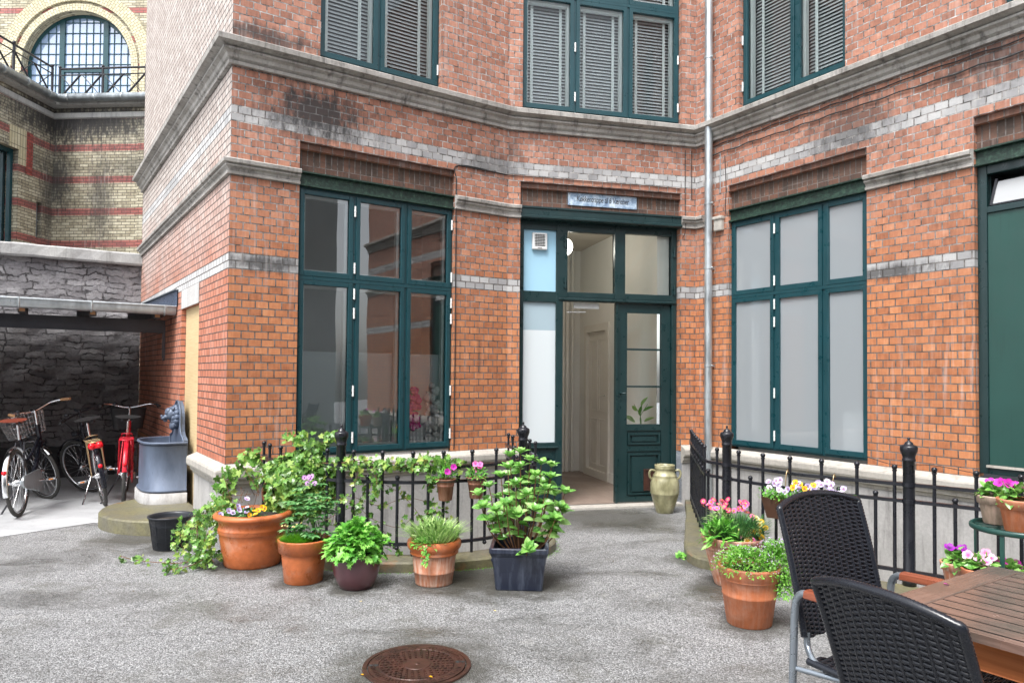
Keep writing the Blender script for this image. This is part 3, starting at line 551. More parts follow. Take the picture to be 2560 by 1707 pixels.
# ---------------------------------------------------------------- entrance
dw = -.085
mb = MB(); f0, f1 = dw-.07, dw
for (a, b, c, d) in ((.137, .20, .03, 3.112), (.571, .698, 2.29, 3.112), (.571, .648, .03, 2.29), (1.254, 1.377, 2.29, 3.112), (1.947, 2.008, .03, 3.112)): wbox(mb, WB, a, b, c, d, f0, f1)
for (a, b, c, d) in ((.20, .571, 3.02, 3.112), (.698, 1.254, 3.02, 3.112), (1.377, 1.947, 3.035, 3.112), (.20, .571, 2.235, 2.352), (.698, 1.254, 2.295, 2.355), (1.377, 1.947, 2.295, 2.36), (.648, .698, 2.252, 2.29), (1.2, 1.947, 2.253, 2.294), (.698, 1.2, 2.253, 2.294), (.20, .571, .655, .715)): wbox(mb, WB, a, b, c, d, f0, f1-.002)
wbox(mb, WB, .137, .60, .655, .672, f0, f1+.02); wbox(mb, WB, .2, .571, .03, .655, f0, f1-.012); wbox(mb, WB, .60, 2.0, 2.262, 2.285, f1-.002, f1+.014)
ent = mb.build('door_frame', M['door_green'], house, bevel=.004); ent['label'] = 'dark green wooden entrance frame with side light and three panes above'
mb = MB(); frame(mb, WB, .24, .52, .12, .56, .012, f1-.012, f1+.002); mb.build('moulding', M['door_green'], ent)
pane_quad(WB, .20, .571, .715, 1.93, dw-.03).build('side_pane', M['frosted_white'], ent); pane_quad(WB, .20, .571, 1.93, 2.235, dw-.03).build('side_pane', M['pale_blue_reflection'], ent)  # pale blue of the upper side pane paints in its reflection
pane_quad(WB, .20, .571, 2.352, 3.02, dw-.03).build('blue_pane', M['blue_panel'], ent)
pane_quad(WB, .698, 1.254, 2.355, 3.02, dw-.03).build('fanlight_pane', M['clear_glass_mild'], ent); pane_quad(WB, 1.377, 1.947, 2.36, 3.035, dw-.03).build('fanlight_pane', M['clear_glass_mild'], ent)
for (hu, hv) in ((.17, 2.9), (.17, 2.45), (.17, 2.13), (.17, 2.06), (.67, 2.9), (.67, 2.45), (1.975, 2.85), (1.975, 2.42)):
    h = MB(); wbox(h, WB, hu-.02, hu+.02, hv-.05, hv-.01, f1, f1+.012); wbox(h, WB, hu-.02, hu+.02, hv+.01, hv+.05, f1, f1+.012); h.tube([WB.P(hu, hv-.06, f1+.014), WB.P(hu, hv+.06, f1+.014)], .008, 8); h.build('hinge', M['door_green'], ent)
# leaf with three panes and raised panels
mb = MB(); l0, l1 = dw-.075, dw-.03
for (a, b, c, d) in ((1.277, 1.415, .03, 2.25), (1.834, 1.945, .03, 2.25), (1.415, 1.834, 2.149, 2.25), (1.415, 1.834, 1.73, 1.75), (1.415, 1.834, 1.313, 1.333), (1.415, 1.834, .83, .90)): wbox(mb, WB, a, b, c, d, l0, l1-(0 if a != 1.415 else .002))
wbox(mb, WB, 1.415, 1.834, .03, .83, l0, l1-.014); wbox(mb, WB, 1.275, 1.30, .03, 2.25, l1, l1+.02)
wbox(mb, WB, 1.415, 1.834, .60, .66, l0, l1-.003); wbox(mb, WB, 1.415, 1.834, .03, .10, l0, l1-.003)
leaf = mb.build('door_leaf', M['door_green'], house, bevel=.004); leaf['label'] = 'closed green door leaf with three panes above raised panels'
for (a, b, c, d) in ((1.43, 1.82, .675, .80), (1.43, 1.82, .115, .575)):
    p_ = MB(); frame(p_, WB, a, b, c, d, .02, l1-.014, l1+.008); wbox(p_, WB, a+.05, b-.05, c+.035, d-.035, l1-.014, l1-.001); p_.build('raised_panel', M['door_green'], leaf, bevel=.005)
for (c, d) in ((.90, 1.313), (1.333, 1.73), (1.75, 2.149)): pane_quad(WB, 1.415, 1.834, c, d, l1-.02).build('pane', M['clear_glass_mild'], leaf)
p_ = MB(); frame(p_, WB, 1.62, 1.80, .16, .40, .02, l1-.002, l1+.012); wbox(p_, WB, 1.64, 1.78, .18, .38, l1-.001, l1+.003); p_.build('flap', M['rusty_iron'], leaf)
p_ = MB(); p_.tube([WB.P(1.335, 1.25, l1), WB.P(1.335, 1.25, l1+.05), WB.P(1.38, 1.25, l1+.055)], .008, 8); p_.build('handle', M['door_green'], leaf)
mb = MB(); wbox(mb, WB, .10, 2.03, -.05, .028, -.16, .05); mb.build('threshold', M['stone_cap'], house, bevel=.008)
# hall behind the open half
P = WB.P
mb = MB(); mb.face([P(.15, .035, -.1), P(1.9, .035, -.1), P(1.9, .035, -2.75), P(.15, .035, -2.75)], [(0, 0), (0, 1.75), (2.65, 1.75), (2.65, 0)]); mb.build('hall_floor', M['floor_wood'], house)
mb = MB(); mb.face([P(1.80, .035, -.16), P(1.80, .035, -1.58), P(1.80, 3.3, -1.58), P(1.80, 3.3, -.16)]); mb.face([P(1.80, .035, -2.47), P(1.80, .035, -2.75), P(1.80, 3.3, -2.75), P(1.80, 3.3, -2.47)]); mb.face([P(1.80, 2.1, -1.58), P(1.80, 2.1, -2.47), P(1.80, 3.3, -2.47), P(1.80, 3.3, -1.58)])
mb.face([P(-.3, .035, -2.75), P(1.9, .035, -2.75), P(1.9, 3.3, -2.75), P(-.3, 3.3, -2.75)]); mb.face([P(.0, .035, -.16), P(.0, .035, -2.75), P(.0, 3.3, -2.75), P(.0, 3.3, -.16)])
mb.face([P(1.8, 2.2, -.16), P(2.2, 2.2, -.16), P(2.2, 3.3, -.16), P(1.8, 3.3, -.16)])
mb.build('hall_wall', M['plaster_white'], house)
mb = MB(); mb.face([P(-.3, 3.3, -.16), P(2.2, 3.3, -.16), P(2.2, 3.3, -2.75), P(-.3, 3.3, -2.75)]); mb.build('hall_ceiling', M['plaster_brown'], house)
HW = WF((P(1.80, 0).x, P(1.80, 0).y), 75.7-90)     # right wall of the hall: u runs inwards, w runs into the hall
HW.n = -WB.d
mb = MB(); frame(mb, HW, 1.56, 2.49, .035, 2.16, .1, -.02, .03); idr = mb.build('inner_door', M['inner_door_paint'], house, bevel=.006); idr['label'] = 'pale panelled inner door seen through the open doorway'
mb = MB(); wbox(mb, HW, 1.66, 2.39, .09, 2.06, -.05, -.02)
mb.build('door_leaf', M['inner_door_paint'], idr)
for (a, b, c, d) in ((1.72, 2.0, .95, 1.95), (2.05, 2.33, .95, 1.95), (1.72, 2.0, .2, .85), (2.05, 2.33, .2, .85)):
    p_ = MB(); frame(p_, HW, a, b, c, d, .018, -.021, -.008); wbox(p_, HW, a+.04, b-.04, c+.04, d-.04, -.021, -.014); p_.build('raised_panel', M['inner_door_paint'], idr, bevel=.003)
mb = MB(); mb.tube([HW.P(1.70, 1.18, -.02), HW.P(1.70, 1.18, .03), HW.P(1.80, 1.18, .035)], .009, 8); mb.build('handle', M['chrome'], idr)
mb = MB(); wbox(mb, HW, .1, 1.56, .035, .16, .0, .014); mb.build('skirting', M['plaster_white'], house)
for (uu, rr) in ((1.52, .022), (1.58, .03), (1.66, .022)):
    mb = MB(); mb.tube([P(uu, .04, -2.68), P(uu, 3.29, -2.68)], rr, 12); mb.build('heating_pipe', M['plaster_white'], house)
n = NT('hall_fill_glow'); n.surf(n.add('Emission', {'Color': (1, .93, .82, 1), 'Strength': 9}).outputs[0]); M['hall_fill_glow'] = n.m  # glow of the globe added to brighten the hall
mb = MB(); mb.ball(P(.92, 3.0, -.9), .11, 20, 14); mb.tube([P(.92, 3.1, -.9), P(.92, 3.3, -.9)], [.05, .06], 12, mi=1); tag(mb.build('ceiling_lamp', [M['hall_fill_glow'], M['plaster_brown']]), 'round white globe lamp hanging in the hall behind the fanlight', 'lamp')
mb = MB(); wbox(mb, WB, .80, 1.10, 2.185, 2.25, -.2, -.165); mb.bar(P(.72, 2.14, -.18), P(.95, 2.15, -.2), .02, .012); tag(mb.build('door_closer', M['plastic_white'], bevel=.004), 'white door closer above the open doorway', 'door closer')
# vent in the blue pane
vf = thing('ventilation_fan', 'white square ventilation fan in the blue pane left above the door', 'fan', P(.377, 2.80, dw-.03))
mb = MB(); wbox(mb, WB, .292, .462, 2.80, 2.985, dw-.03, dw+.012); mb.build('housing', M['plastic_white'], vf, bevel=.012)
mb = MB()
for i in range(8):
    wbox(mb, WB, .318, .436, 2.838+i*.0165, 2.847+i*.0165, dw+.0125, dw+.0135)
for i in range(5): wbox(mb, WB, .335+i*.02, .338+i*.02, 2.835, 2.968, dw+.0138, dw+.0145)
mb.build('grille', M['dark_grille'], vf)
mb = MB(); wbox(mb, WB, .352, .402, 2.812, 2.82, dw+.0125, dw+.0132); mb.build('badge', M['dark_grille'], vf)
# enamel name plate
sg = thing('name_plate', 'worn pale blue plate with old lettering above the door', 'sign', P(1.08, 3.30, -.04))
mb = MB(); wbox(mb, WB, .681, 1.489, 3.298, 3.437, -.046, -.036)
n = NT('sign_enamel'); p = n.geo(); f = n.noise(n.map(p, (1, 1, 1)), 14, 6, .7); b = n.ramp(f, [(.3, (.10, .16, .28)), (.48, (.32, .44, .58)), (.62, (.62, .72, .8)), (.8, (.75, .82, .86))]); n.pbr(b, .5, .2, n.bump(f, .2, .003)); mb.build('plate', n.m, sg, bevel=.002)
tc = bpy.data.curves.new('lettering', 'FONT'); tc.body = 'K\u00f8kkentrappe til 6 V\u00e6relser'; tc.size = .088; tc.space_character = .93; tc.extrude = .001; tc.shear = .15; tc.align_x = 'CENTER'; tc.align_y = 'CENTER'
tmp_ = bpy.data.objects.new('tmp_text', tc); col.objects.link(tmp_); bpy.context.view_layer.update(); tme = bpy.data.meshes.new_from_object(tmp_); bpy.data.objects.remove(tmp_); tme.name = 'lettering'; tme.materials.clear(); to = bpy.data.objects.new('lettering', tme); col.objects.link(to); tme.materials.append(M['dark_board'])
Xw, Zw = WB.d, WB.n; loc = P(1.085, 3.372, -.0345)
mw = Matrix(((Xw.x, 0, Zw.x, loc.x), (Xw.y, 0, Zw.y, loc.y), (0, 1, 0, loc.z), (0, 0, 0, 1))) @ Matrix.Diagonal((.66, 1, 1, 1))
to.parent = sg; to.matrix_basis = ROOT[sg.name].inverted() @ mw
for (uu, vv) in ((.70, 3.42), (.70, 3.31), (1.08, 3.43), (1.08, 3.305), (1.47, 3.42), (1.47, 3.31)):
    h = MB(); h.ball(P(uu, vv, -.035), .004, 8, 5); h.build('screw', M['dark_grille'], sg)
# drainpipe in the corner
dp = MB(); cpt = WC.P(.26, 0, .085)
dp.tube([cpt+V((0, 0, z)) for z in (.12, 1.2, 2.4, 3.5, 5, 8.9)], .042, 20); pipe = dp.build('drainpipe', M['galvanised'], house); pipe['label'] = 'grey galvanised drainpipe in the inner corner between door and frosted window'
for z in (.35, 1.55, 2.62, 3.33, 4.95): 
    c_ = MB(); c_.tube([cpt+V((0, 0, z)), cpt+V((0, 0, z+.022))], .047, 20); c_.bar(cpt+V((0, 0, z+.01))-WC.n*.03, cpt+V((0, 0, z+.01))-WC.n*.085, .02, .02); c_.ball(cpt+V((0, 0, z+.012))+WC.d*.052, .011, 8, 5); c_.build('pipe_clip', M['galvanised'], pipe)
for z in (1.2, 2.9, 4.3): c_ = MB(); c_.tube([cpt+V((0, 0, z)), cpt+V((0, 0, z+.035))], .0455, 20); c_.build('pipe_joint', M['galvanised'], pipe)
mb = MB(); wbox(mb, WC, .30, .41, 3.03, 3.17, .0, .055); wbox(mb, WC, .29, .42, 3.15, 3.19, .0, .07); mb.build('corbel', M['stone_cap'], house, bevel=.012)
# cables fixed along the walls
def cable(pts, r=.006, mat='black_rubber'):
    c_ = MB(); c_.tube(path(pts, 5), r, 6); c_.build('cable', M[mat], house)
rc = random.Random(4)
for base, u0, u1 in ((3.995, .1, 4.5), (3.90, .1, 4.5)):
    pts = []; u = u0
    while u < u1: pts.append(WC.P(u, base+rc.uniform(-.006, .006)-(.008 if len(pts) % 2 else 0), .014)); u += .16
    cable(pts, .0055)
cable([WA.P(u, 3.562+rc.uniform(-.004, .004), .008) for u in (2.2, 2.4, 2.6, 2.79)]+[WB.P(u, 3.56+rc.uniform(-.006, .006), .008) for u in (.1, .4, .8, 1.2, 1.6, 2.0)], .004)
cable([WA.P(2.79, 3.56, .006), WA.P(2.2, 3.56, .006), WA.P(2.175, 3.4, .006), WA.P(2.17, 3.1, .01), WA.P(2.175, 2.9, .01)]+[WA.P(2.178+rc.uniform(-.003, .003), z, .008) for z in (2.6, 2.3, 2.0, 1.6, 1.2, .8, .69)], .005)
cable([WC.P(.42, 3.85, .01), WC.P(.44, 3.5, .01), WC.P(.43, 3.3, .01), WC.P(.45, 3.2, .03)], .004); cable([WC.P(.36, 3.9, .01), WC.P(.36, 3.45, .01)], .005, 'galvanised'); cable([WB.P(2.06, 4.0, .01), WB.P(2.06, 3.45, .01), WB.P(2.055, 3.1, .03), WB.P(2.03, 3.0, .01)], .004); cable([WB.P(2.14, 4.0, .01), WB.P(2.14, 3.45, .01)], .004)
cable([WC.P(2.05, .74, .02), WC.P(2.3, .70, .03), WC.P(2.6, .73, .03), WC.P(2.93, .705, .03)], .003)
# ================================================================ ground
GZ = 0.0
def kerb_pts(side): pass
# outlines of the two light wells (world xy), from wall round the railing
KL_out = [(-2.02, 6.1), (-1.9, 5.78), (-1.62, 5.42), (-1.2, 5.24), (-.75, 5.22), (-.3, 5.32), (.0, 5.48), (.28, 5.72), (.38, 6.05), (.30, 6.6), (.16, 7.1), (.07, 7.52)]
KL_in = [(-1.83, 6.24), (-1.72, 5.9), (-1.48, 5.62), (-1.12, 5.47), (-.75, 5.45), (-.38, 5.54), (-.1, 5.70), (.1, 5.88), (.15, 6.1), (.09, 6.6), (-.02, 7.1), (-.08, 7.48)]
KR_out = [(1.93, 7.98), (1.78, 7.3), (1.60, 6.6), (1.38, 5.62), (1.56, 5.28), (1.88, 5.0), (2.2, 4.75), (2.6, 4.42), (3.0, 4.08), (3.6, 3.3)]
KR_in = [(2.03, 8.0), (1.92, 7.3), (1.78, 6.6), (1.62, 5.80), (1.78, 5.50), (2.05, 5.22), (2.35, 4.98), (2.72, 4.66), (3.12, 4.3), (3.75, 3.5)]
KH = .075
def ccw(P_): 
    a = sum(P_[i][0]*P_[(i+1) % len(P_)][1]-P_[(i+1) % len(P_)][0]*P_[i][1] for i in range(len(P_))); return P_ if a > 0 else P_[::-1]
sm = lambda pts: [(q.x, q.y) for q in path([(x, y, 0) for x, y in pts], 5)]
KLi, KLo, KRi, KRo = sm(KL_in), sm(KL_out), sm(KR_in), sm(KR_out)
# holes reach behind the wall face
holeL = KLi+[(-.35, 7.55), (-1.9, 6.45)]
holeR = KRi+[(4.4, 4.6), (2.2, 8.1)]
outer = [(-40, -12), (40, -12), (40, 40), (-40, 40)]
loops = [[V((x, y, 0)) for x, y in ccw(outer)], [V((x, y, 0)) for x, y in ccw(holeL)[::-1]], [V((x, y, 0)) for x, y in ccw(holeR)[::-1]]]
tri = tessellate_polygon(loops); flatp = [p for l in loops for p in l]
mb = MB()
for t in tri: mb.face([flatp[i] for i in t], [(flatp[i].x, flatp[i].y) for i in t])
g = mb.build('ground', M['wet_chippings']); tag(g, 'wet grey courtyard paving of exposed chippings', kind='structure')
for nm, hole in (('left', holeL), ('right', holeR)):
    mb = MB(); h = ccw(hole); mb.face([(x, y, -.6) for x, y in h])
    for i in range(len(h)): a, b = h[i], h[(i+1) % len(h)]; mb.face([(a[0], a[1], -.6), (b[0], b[1], -.6), (b[0], b[1], KH-.01), (a[0], a[1], KH-.01)])
    tag(mb.build('light_well', M['stone_mossy']), None, kind='structure')
def kerb(pi, po, lab):
    n_ = min(len(pi), len(po)); mb = MB(); A_, B_ = pi[:n_], po[:n_]
    rows = [[(x, y, -.05) for x, y in B_], [(x, y, KH-.012) for x, y in B_], [(x+(a-x)*.06, y+(b-y)*.06, KH) for (x, y), (a, b) in zip(B_, A_)], [(x, y, KH) for x, y in A_], [(x, y, -.1) for x, y in A_]]
    mb.grid(rows, sm=False); mb.face([r_[0] for r_ in rows]); mb.face([r_[-1] for r_ in rows])
    tag(mb.build('kerb_stone', M['stone_mossy']), lab, 'kerb')
kerb(KLi, KLo, 'curved mossy stone kerb under the left railing'); kerb(KRi, KRo, 'mossy stone kerb under the right railing')
# paler concrete in front of and under the shelter
mb = MB(); cp = [(-9, 3.1), (-4.5, 6.12), (-3.97, 6.85), (-3.3, 6.72), (-2.95, 6.8), (-5.5, 10.4), (-12, 6.2)]
mb.face([(x, y, .004) for x, y in ccw(cp)]); tag(mb.build('concrete_slab', M['concrete']), 'pale concrete floor under the bicycle shelter', kind='structure')
# ================================================================ railings on the kerbs
def resample(pts, step):
    P_ = path([(x, y, 0) for x, y in pts], 10); out = [P_[0]]; acc = 0; last = P_[0]
    for q in P_[1:]:
        d = (q-last).length
        while acc+d >= step:
            k = (step-acc)/d; last = last.lerp(q, k); out.append(last.copy()); d = (q-last).length; acc = 0
        acc += d; last = q
    return out
def rail_bar(mb, pts, z, hw=.014, hh=.011):
    rows = []
    for i, q in enumerate(pts):
        t = (pts[min(i+1, len(pts)-1)]-pts[max(i-1, 0)]).normalized(); nrm = V((-t.y, t.x, 0)); c = q+V((0, 0, z))
        rows.append([c+nrm*hw+V((0, 0, -hh)), c+nrm*hw+V((0, 0, hh)), c-nrm*hw+V((0, 0, hh)), c-nrm*hw+V((0, 0, -hh))])
    mb.grid(rows, close=True, sm=False); mb.face(rows[0]); mb.face(rows[-1])
def railing(pts, posts, label, grp, base=KH, start_tall=True):
    root = thing('iron_railing', label, 'railing', (pts[0][0], pts[0][1], base), group=grp)
    P_ = path([(x, y, 0) for x, y in pts], 8)
    for z in (.735, .625, .165):
        mb = MB(); rail_bar(mb, P_, z); mb.build('rail', M['black_iron'], root)
    tall = short = None; tall_c = short_c = None
    for i, q in enumerate(resample(pts, .116)):
        if any((q-V((a, b, 0))).length < .055 for a, b in posts): continue
        T = (i % 2 == 0) == start_tall; src = tall if T else short
        if src is None:
            mb = MB(); q0 = q
            if T: mb.tube([q+V((0, 0, base)), q+V((0, 0, .83))], .0115, 10); mb.ball(q+V((0, 0, .845)), .0185, 12, 8); mb.tube([q+V((0, 0, .818)), q+V((0, 0, .828))], .015, 10)
            else: mb.tube([q+V((0, 0, .15)), q+V((0, 0, .645))], .0115, 10); mb.ball(q+V((0, 0, .66)), .0185, 12, 8); mb.ball(q+V((0, 0, .137)), .0175, 12, 8); mb.tube([q+V((0, 0, .636)), q+V((0, 0, .644))], .015, 10)
            o = mb.build('picket', M['black_iron'], root)
            if T: tall, tall_c = o, q.copy()
            else: short, short_c = o, q.copy()
        else:
            c = src.copy(); col.objects.link(c); c.parent = root; c.location = q-(tall_c if T else short_c)
    for a, b in posts:
        mb = MB(); mb.lathe((a, b, 0), [(.0, base), (.043, base), (.043, base+.05), (.037, base+.06), (.036, .60), (.036, .885), (.037, .886), (.041, .892), (.041, .903), (.037, .908), (.040, .925), (.047, .945), (.051, .952), (.053, .965), (.053, .982), (.048, .992), (.034, .997), (.026, 1.003), (.024, 1.012), (.012, 1.02), (.006, 1.027), (.009, 1.034), (.008, 1.042), (.001, 1.05)], 24)
        po = mb.build('post', M['black_iron'], root)
        for z in (.735, .625): mb = MB(); mb.tube([V((a, b, z-.013)), V((a, b, z+.013))], .041, 20); mb.build('collar', M['black_iron'], po)
    return root
RAILL = [(-2.1, 6.1), (-1.9, 5.78), (-1.68, 5.63), (-1.49, 5.56), (-1.30, 5.49), (-1.07, 5.43), (-.75, 5.40), (-.40, 5.50), (-.17, 5.64), (0, 5.84), (.10, 6.02), (.19, 6.14), (.21, 6.3), (.13, 6.65), (.0, 7.0), (-.05, 7.4)]
RAILR = [(1.98, 7.9), (1.86, 7.3), (1.75, 6.7), (1.64, 6.1), (1.645, 5.93), (1.72, 5.78), (1.83, 5.58), (1.96, 5.38), (2.09, 5.2), (2.25, 5.05), (2.43, 4.91), (2.63, 4.75), (2.82, 4.59), (2.98, 4.43), (3.3, 4.1), (3.68, 3.55)]
railing(RAILL, [(-1.30, 5.49), (.10, 6.02)], 'black iron railing with ball topped bars, overgrown with ivy, left of the doorway', None)
railing(RAILR, [(1.73, 5.76), (2.63, 4.75)], 'black iron railing with ball topped bars behind the wicker chairs', None)
# ================================================================ rubble boundary wall, shelter
SW = WF((WL.P(UL, 0).x, WL.P(UL, 0).y), 56.3)
wall_r = thing('boundary_wall', 'grey rubble stone wall with pale concrete coping behind the bicycles', 'wall', SW.P(0, 0))
mb = MB(); nU, nV = 120, 48; rw = random.Random(2)
def bumpw(u, v): return .03*noise.noise(V((u*3, v*6, 1)))+.018*noise.noise(V((u*9, v*14, 4)))-.02
rows = [[SW.P(-7.0+7.0*i/nU, 3.0*j/nV, bumpw(-7+7*i/nU, 3.0*j/nV)) for i in range(nU+1)] for j in range(nV+1)]
mb.grid(rows, uv=lambda a, b: (-7.0+7.0*b/nU, 3.0*a/nV)); wbox(mb, SW, -7, 0, 0, 3.0, -.4, -.08); mb.build('wall', M['rubble_wall'], wall_r)
mb = MB(); rows = [[SW.P(-7.0+7.0*i/60, v_+.012*noise.noise(V((i*.4, v_*9, 2))), w_+.012*noise.noise(V((i*.5, v_*7, w_*5)))) for i in range(61)] for w_, v_ in ((-.45, 2.98), (.07, 2.975), (.085, 3.0), (.085, 3.13), (.07, 3.15), (-.45, 3.17))]
mb.grid(rows, sm=False); mb.build('coping', M['stone_coping'], wall_r)
mb = MB(); wbox(mb, SW, -7, -.3, .0, .42, .0, .12); mb.build('upstand', M['dark_board'], wall_r, bevel=.01)
sh = thing('bicycle_shelter', 'lean to bicycle shelter with dark steel beam and zinc gutter', 'shelter', WL.P(2.6, 0))
G = WF((WL.P(2.42, 0).x, WL.P(2.42, 0).y), 56.3)       # gutter line; w towards the court
BM = WF((WL.P(2.65, 0).x, WL.P(2.65, 0).y), 56.3)
mb = MB()
rows = []
for i in range(2):
    u = (-2.75, -.01)[i]; rows.append([G.P(u, 2.165+.002, .07)]+[G.P(u, 2.125-.05*math.sin(PI*k/10), .01+.06*math.cos(PI*k/10)) for k in range(11)]+[G.P(u, 2.17, -.05)])
mb.grid(rows); mb.tube([G.P(-2.75, 2.168, .07), G.P(-.01, 2.168, .07)], .012, 10); mb.face(rows[1])
mb.build('gutter', M['galvanised'], sh)
for uu in (-1.45, -.82, -.12, -2.1, -2.65):
    mb = MB(); mb.tube([G.P(uu, 2.18, .078)]+[G.P(uu, 2.125-.056*math.sin(PI*k/8), .01+.068*math.cos(PI*k/8)) for k in range(9)], .008, 6); mb.bar(G.P(uu, 2.16, .083), G.P(uu, 2.10, .07), .03, .004, G.n); mb.build('gutter_bracket', M['galvanised'], sh)
mb = MB(); wbox(mb, BM, -2.75, -.07, 1.89, 2.03, -.05, 0); wbox(mb, BM, -2.75, -.07, 1.885, 1.893, -.05, .012); mb.build('beam', M['dark_steel'], sh, bevel=.002)
mb = MB(); wbox(mb, BM, -.10, -.07, 1.6, 1.885, -.02, .0); mb.bar(BM.P(-.08, 1.62, -.01), BM.P(-.08, 1.62, -.01)+WL.d*.03, .02, .1); mb.build('bracket', M['dark_steel'], sh)
wr = thing  # keep helper name short below
for k in range(5):
    uu = -.18-k*.62; mb = MB()
    a = BM.P(uu, 2.08, .19); b = BM.P(uu, 2.235, -2.55); mb.bar(a, b, .07, .10); mb.build('rafter', M['dark_board'], sh)
    mb = MB(); mb.bar(a+BM.n*.004, a+BM.n*.001, .05, .07); mb.build('rafter_end', M['rafter_wood'], sh)
mb = MB(); a0 = BM.P(-2.75, 2.15, .22); a1 = BM.P(-.02, 2.15, .22); b0 = BM.P(-2.75, 2.30, -2.5); b1 = BM.P(-.02, 2.30, -2.5); t_ = V((0, 0, .03))
for q in ((a0, a1, b1, b0), (a0+t_, a1+t_, b1+t_, b0+t_), (a0, a1, a1+t_, a0+t_), (b0, b1, b1+t_, b0+t_), (a1, b1, b1+t_, a1+t_)): mb.face(q)
mb.build('roof', M['dark_board'], sh)
mb = MB(); q = [WL.P(2.42, 2.16, .012), WL.P(5.28, 2.30, .012), WL.P(5.28, 2.42, .012), WL.P(2.25, 2.33, .012)]
mb.face([WL.P(2.3, 2.17, .012), WL.P(5.28, 2.32, .012), WL.P(5.28, 2.40, .012), WL.P(2.3, 2.35, .012)]); mb.build('flashing', M['lead_blue'], sh)
mb = MB(); mb.bar(WL.P(2.3, 2.355, .016), WL.P(5.28, 2.41, .016), .012, .045, WL.n+V((0, 0, 0))); mb.build('flashing_strip', M['galvanised'], sh)
for k in range(14):
    mb = MB(); f = k/13; mb.ball(WL.P(2.4+2.8*f, 2.357+.053*f, .024), .007, 6, 4); mb.build('rivet', M['dark_grille'], sh)
# unseen board added at the far side to keep light out of the shelter
mb = MB(); mb.face([G.P(-2.75, 0, 0), G.P(-2.75, 0, -2.7), G.P(-2.75, 2.3, -2.7), G.P(-2.75, 2.16, 0)]); mb.build('light_block', M['dark_board'], sh)
# ================================================================ zinc trough with lion mask
tr = thing('zinc_fountain', 'blue grey zinc wall fountain with lion mask on a stone plinth', 'fountain', WL.P(1.92, .24, 0))
uc, rr = 1.92, .40; z0, z1 = .245, .735
def dpt(ang, r, z, e=1.0):
    c_, s_ = math.cos(ang), max(0, math.sin(ang)); return WL.P(uc-math.copysign(abs(c_)**.62, c_)*r, z, .02+s_**.62*r*e*.94)
def dsh(mb, prof, e=1.0, n_=28, mi=0): mb.grid([[dpt(PI*k/n_, r, z, e) for k in range(n_+1)] for r, z in prof], mi=mi)
mb = MB(); dsh(mb, [(.43, .125), (.43, .235), (0.001, .24)]); tag(mb.build('fountain_plinth', M['stone_plinth']), 'round fronted stone block carrying the zinc fountain', 'plinth')
mb = MB(); dsh(mb, [(0.001, .25), (rr, z0), (rr+.012, z0+.006), (rr+.012, z0+.022), (rr-.004, z0+.03), (rr-.005, z1-.04), (rr+.003, z1-.03)]); dsh(mb, [(rr-.012, z1), (rr-.02, z1-.2), (0.001, z1-.2)]); mb.build('basin', M['zinc'], tr)
for r_, z_ in ((rr+.006, z1-.005), (rr+.004, z0+.012)): mb = MB(); mb.tube([dpt(PI*k/28, r_, z_) for k in range(29)], .013, 10); mb.build('rim', M['zinc'], tr)
def bp(w_): # arched back plate outline
    o = [(-.37, .60), (-.37, .75), (-.33, .775), (-.26, .79), (-.205, .83), (-.19, .90)]
    o += [(-.19*math.cos(PI*k/16)*(1), .95+.19*math.sin(PI*k/16)) for k in range(17)]
    o += [(.19, .90), (.205, .83), (.26, .79), (.33, .775), (.37, .75), (.37, .60)]
    return [WL.P(uc+a, b, w_) for a, b in o]
mb = MB(); f_, b_ = bp(.05), bp(.01); mb.face(f_); mb.face(b_)
for i in range(len(f_)-1): mb.face([f_[i], f_[i+1], b_[i+1], b_[i]])
mb.tube([p_ for p_ in bp(.052)], .011, 8); mb.build('backplate', M['zinc'], tr)
mb = MB(); lc = WL.P(uc, .985, .10)
def lb(du, dv, dw_, r, sz=1): mb.ball(lc+WL.d*du+V((0, 0, dv))+WL.n*dw_, r, 12, 8, sz=sz)
for k in range(14): an = 2*PI*k/14; lb(math.cos(an)*.085, math.sin(an)*.095-.01, -.035, .036)
for k in range(10): an = 2*PI*k/10+.3; lb(math.cos(an)*.055, math.sin(an)*.07, -.01, .03)
lb(0, .015, .0, .065, 1.1); lb(0, .045, .03, .042); lb(0, -.012, .055, .034, .9); lb(.018, -.022, .085, .022, .8); lb(-.018, -.022, .085, .022, .8); lb(0, -.002, .10, .014); lb(0, -.05, .065, .02, .7); lb(.025, .03, .06, .012); lb(-.025, .03, .06, .012); lb(.065, .075, 0, .02); lb(-.065, .075, 0, .02); lb(0, -.105, .0, .03, 1.6); lb(.04, -.1, -.01, .026, 1.5); lb(-.04, -.1, -.01, .026, 1.5)
mb.build('lion_mask', M['zinc'], tr)
mb = MB(); c0 = WL.P(1.36, 0, .0); pr = [(.80, -.05), (.80, .115), (.785, .13), (.001, .132)]
mb.grid([[c0-WL.d*math.cos(PI*k/40)*r+WL.n*math.sin(PI*k/40)*r+V((0, 0, z)) for k in range(41)] for r, z in pr], sm=False)
tag(mb.build('stone_step', M['stone_mossy']), 'half round mossy stone slab in front of the zinc fountain', 'stone slab')
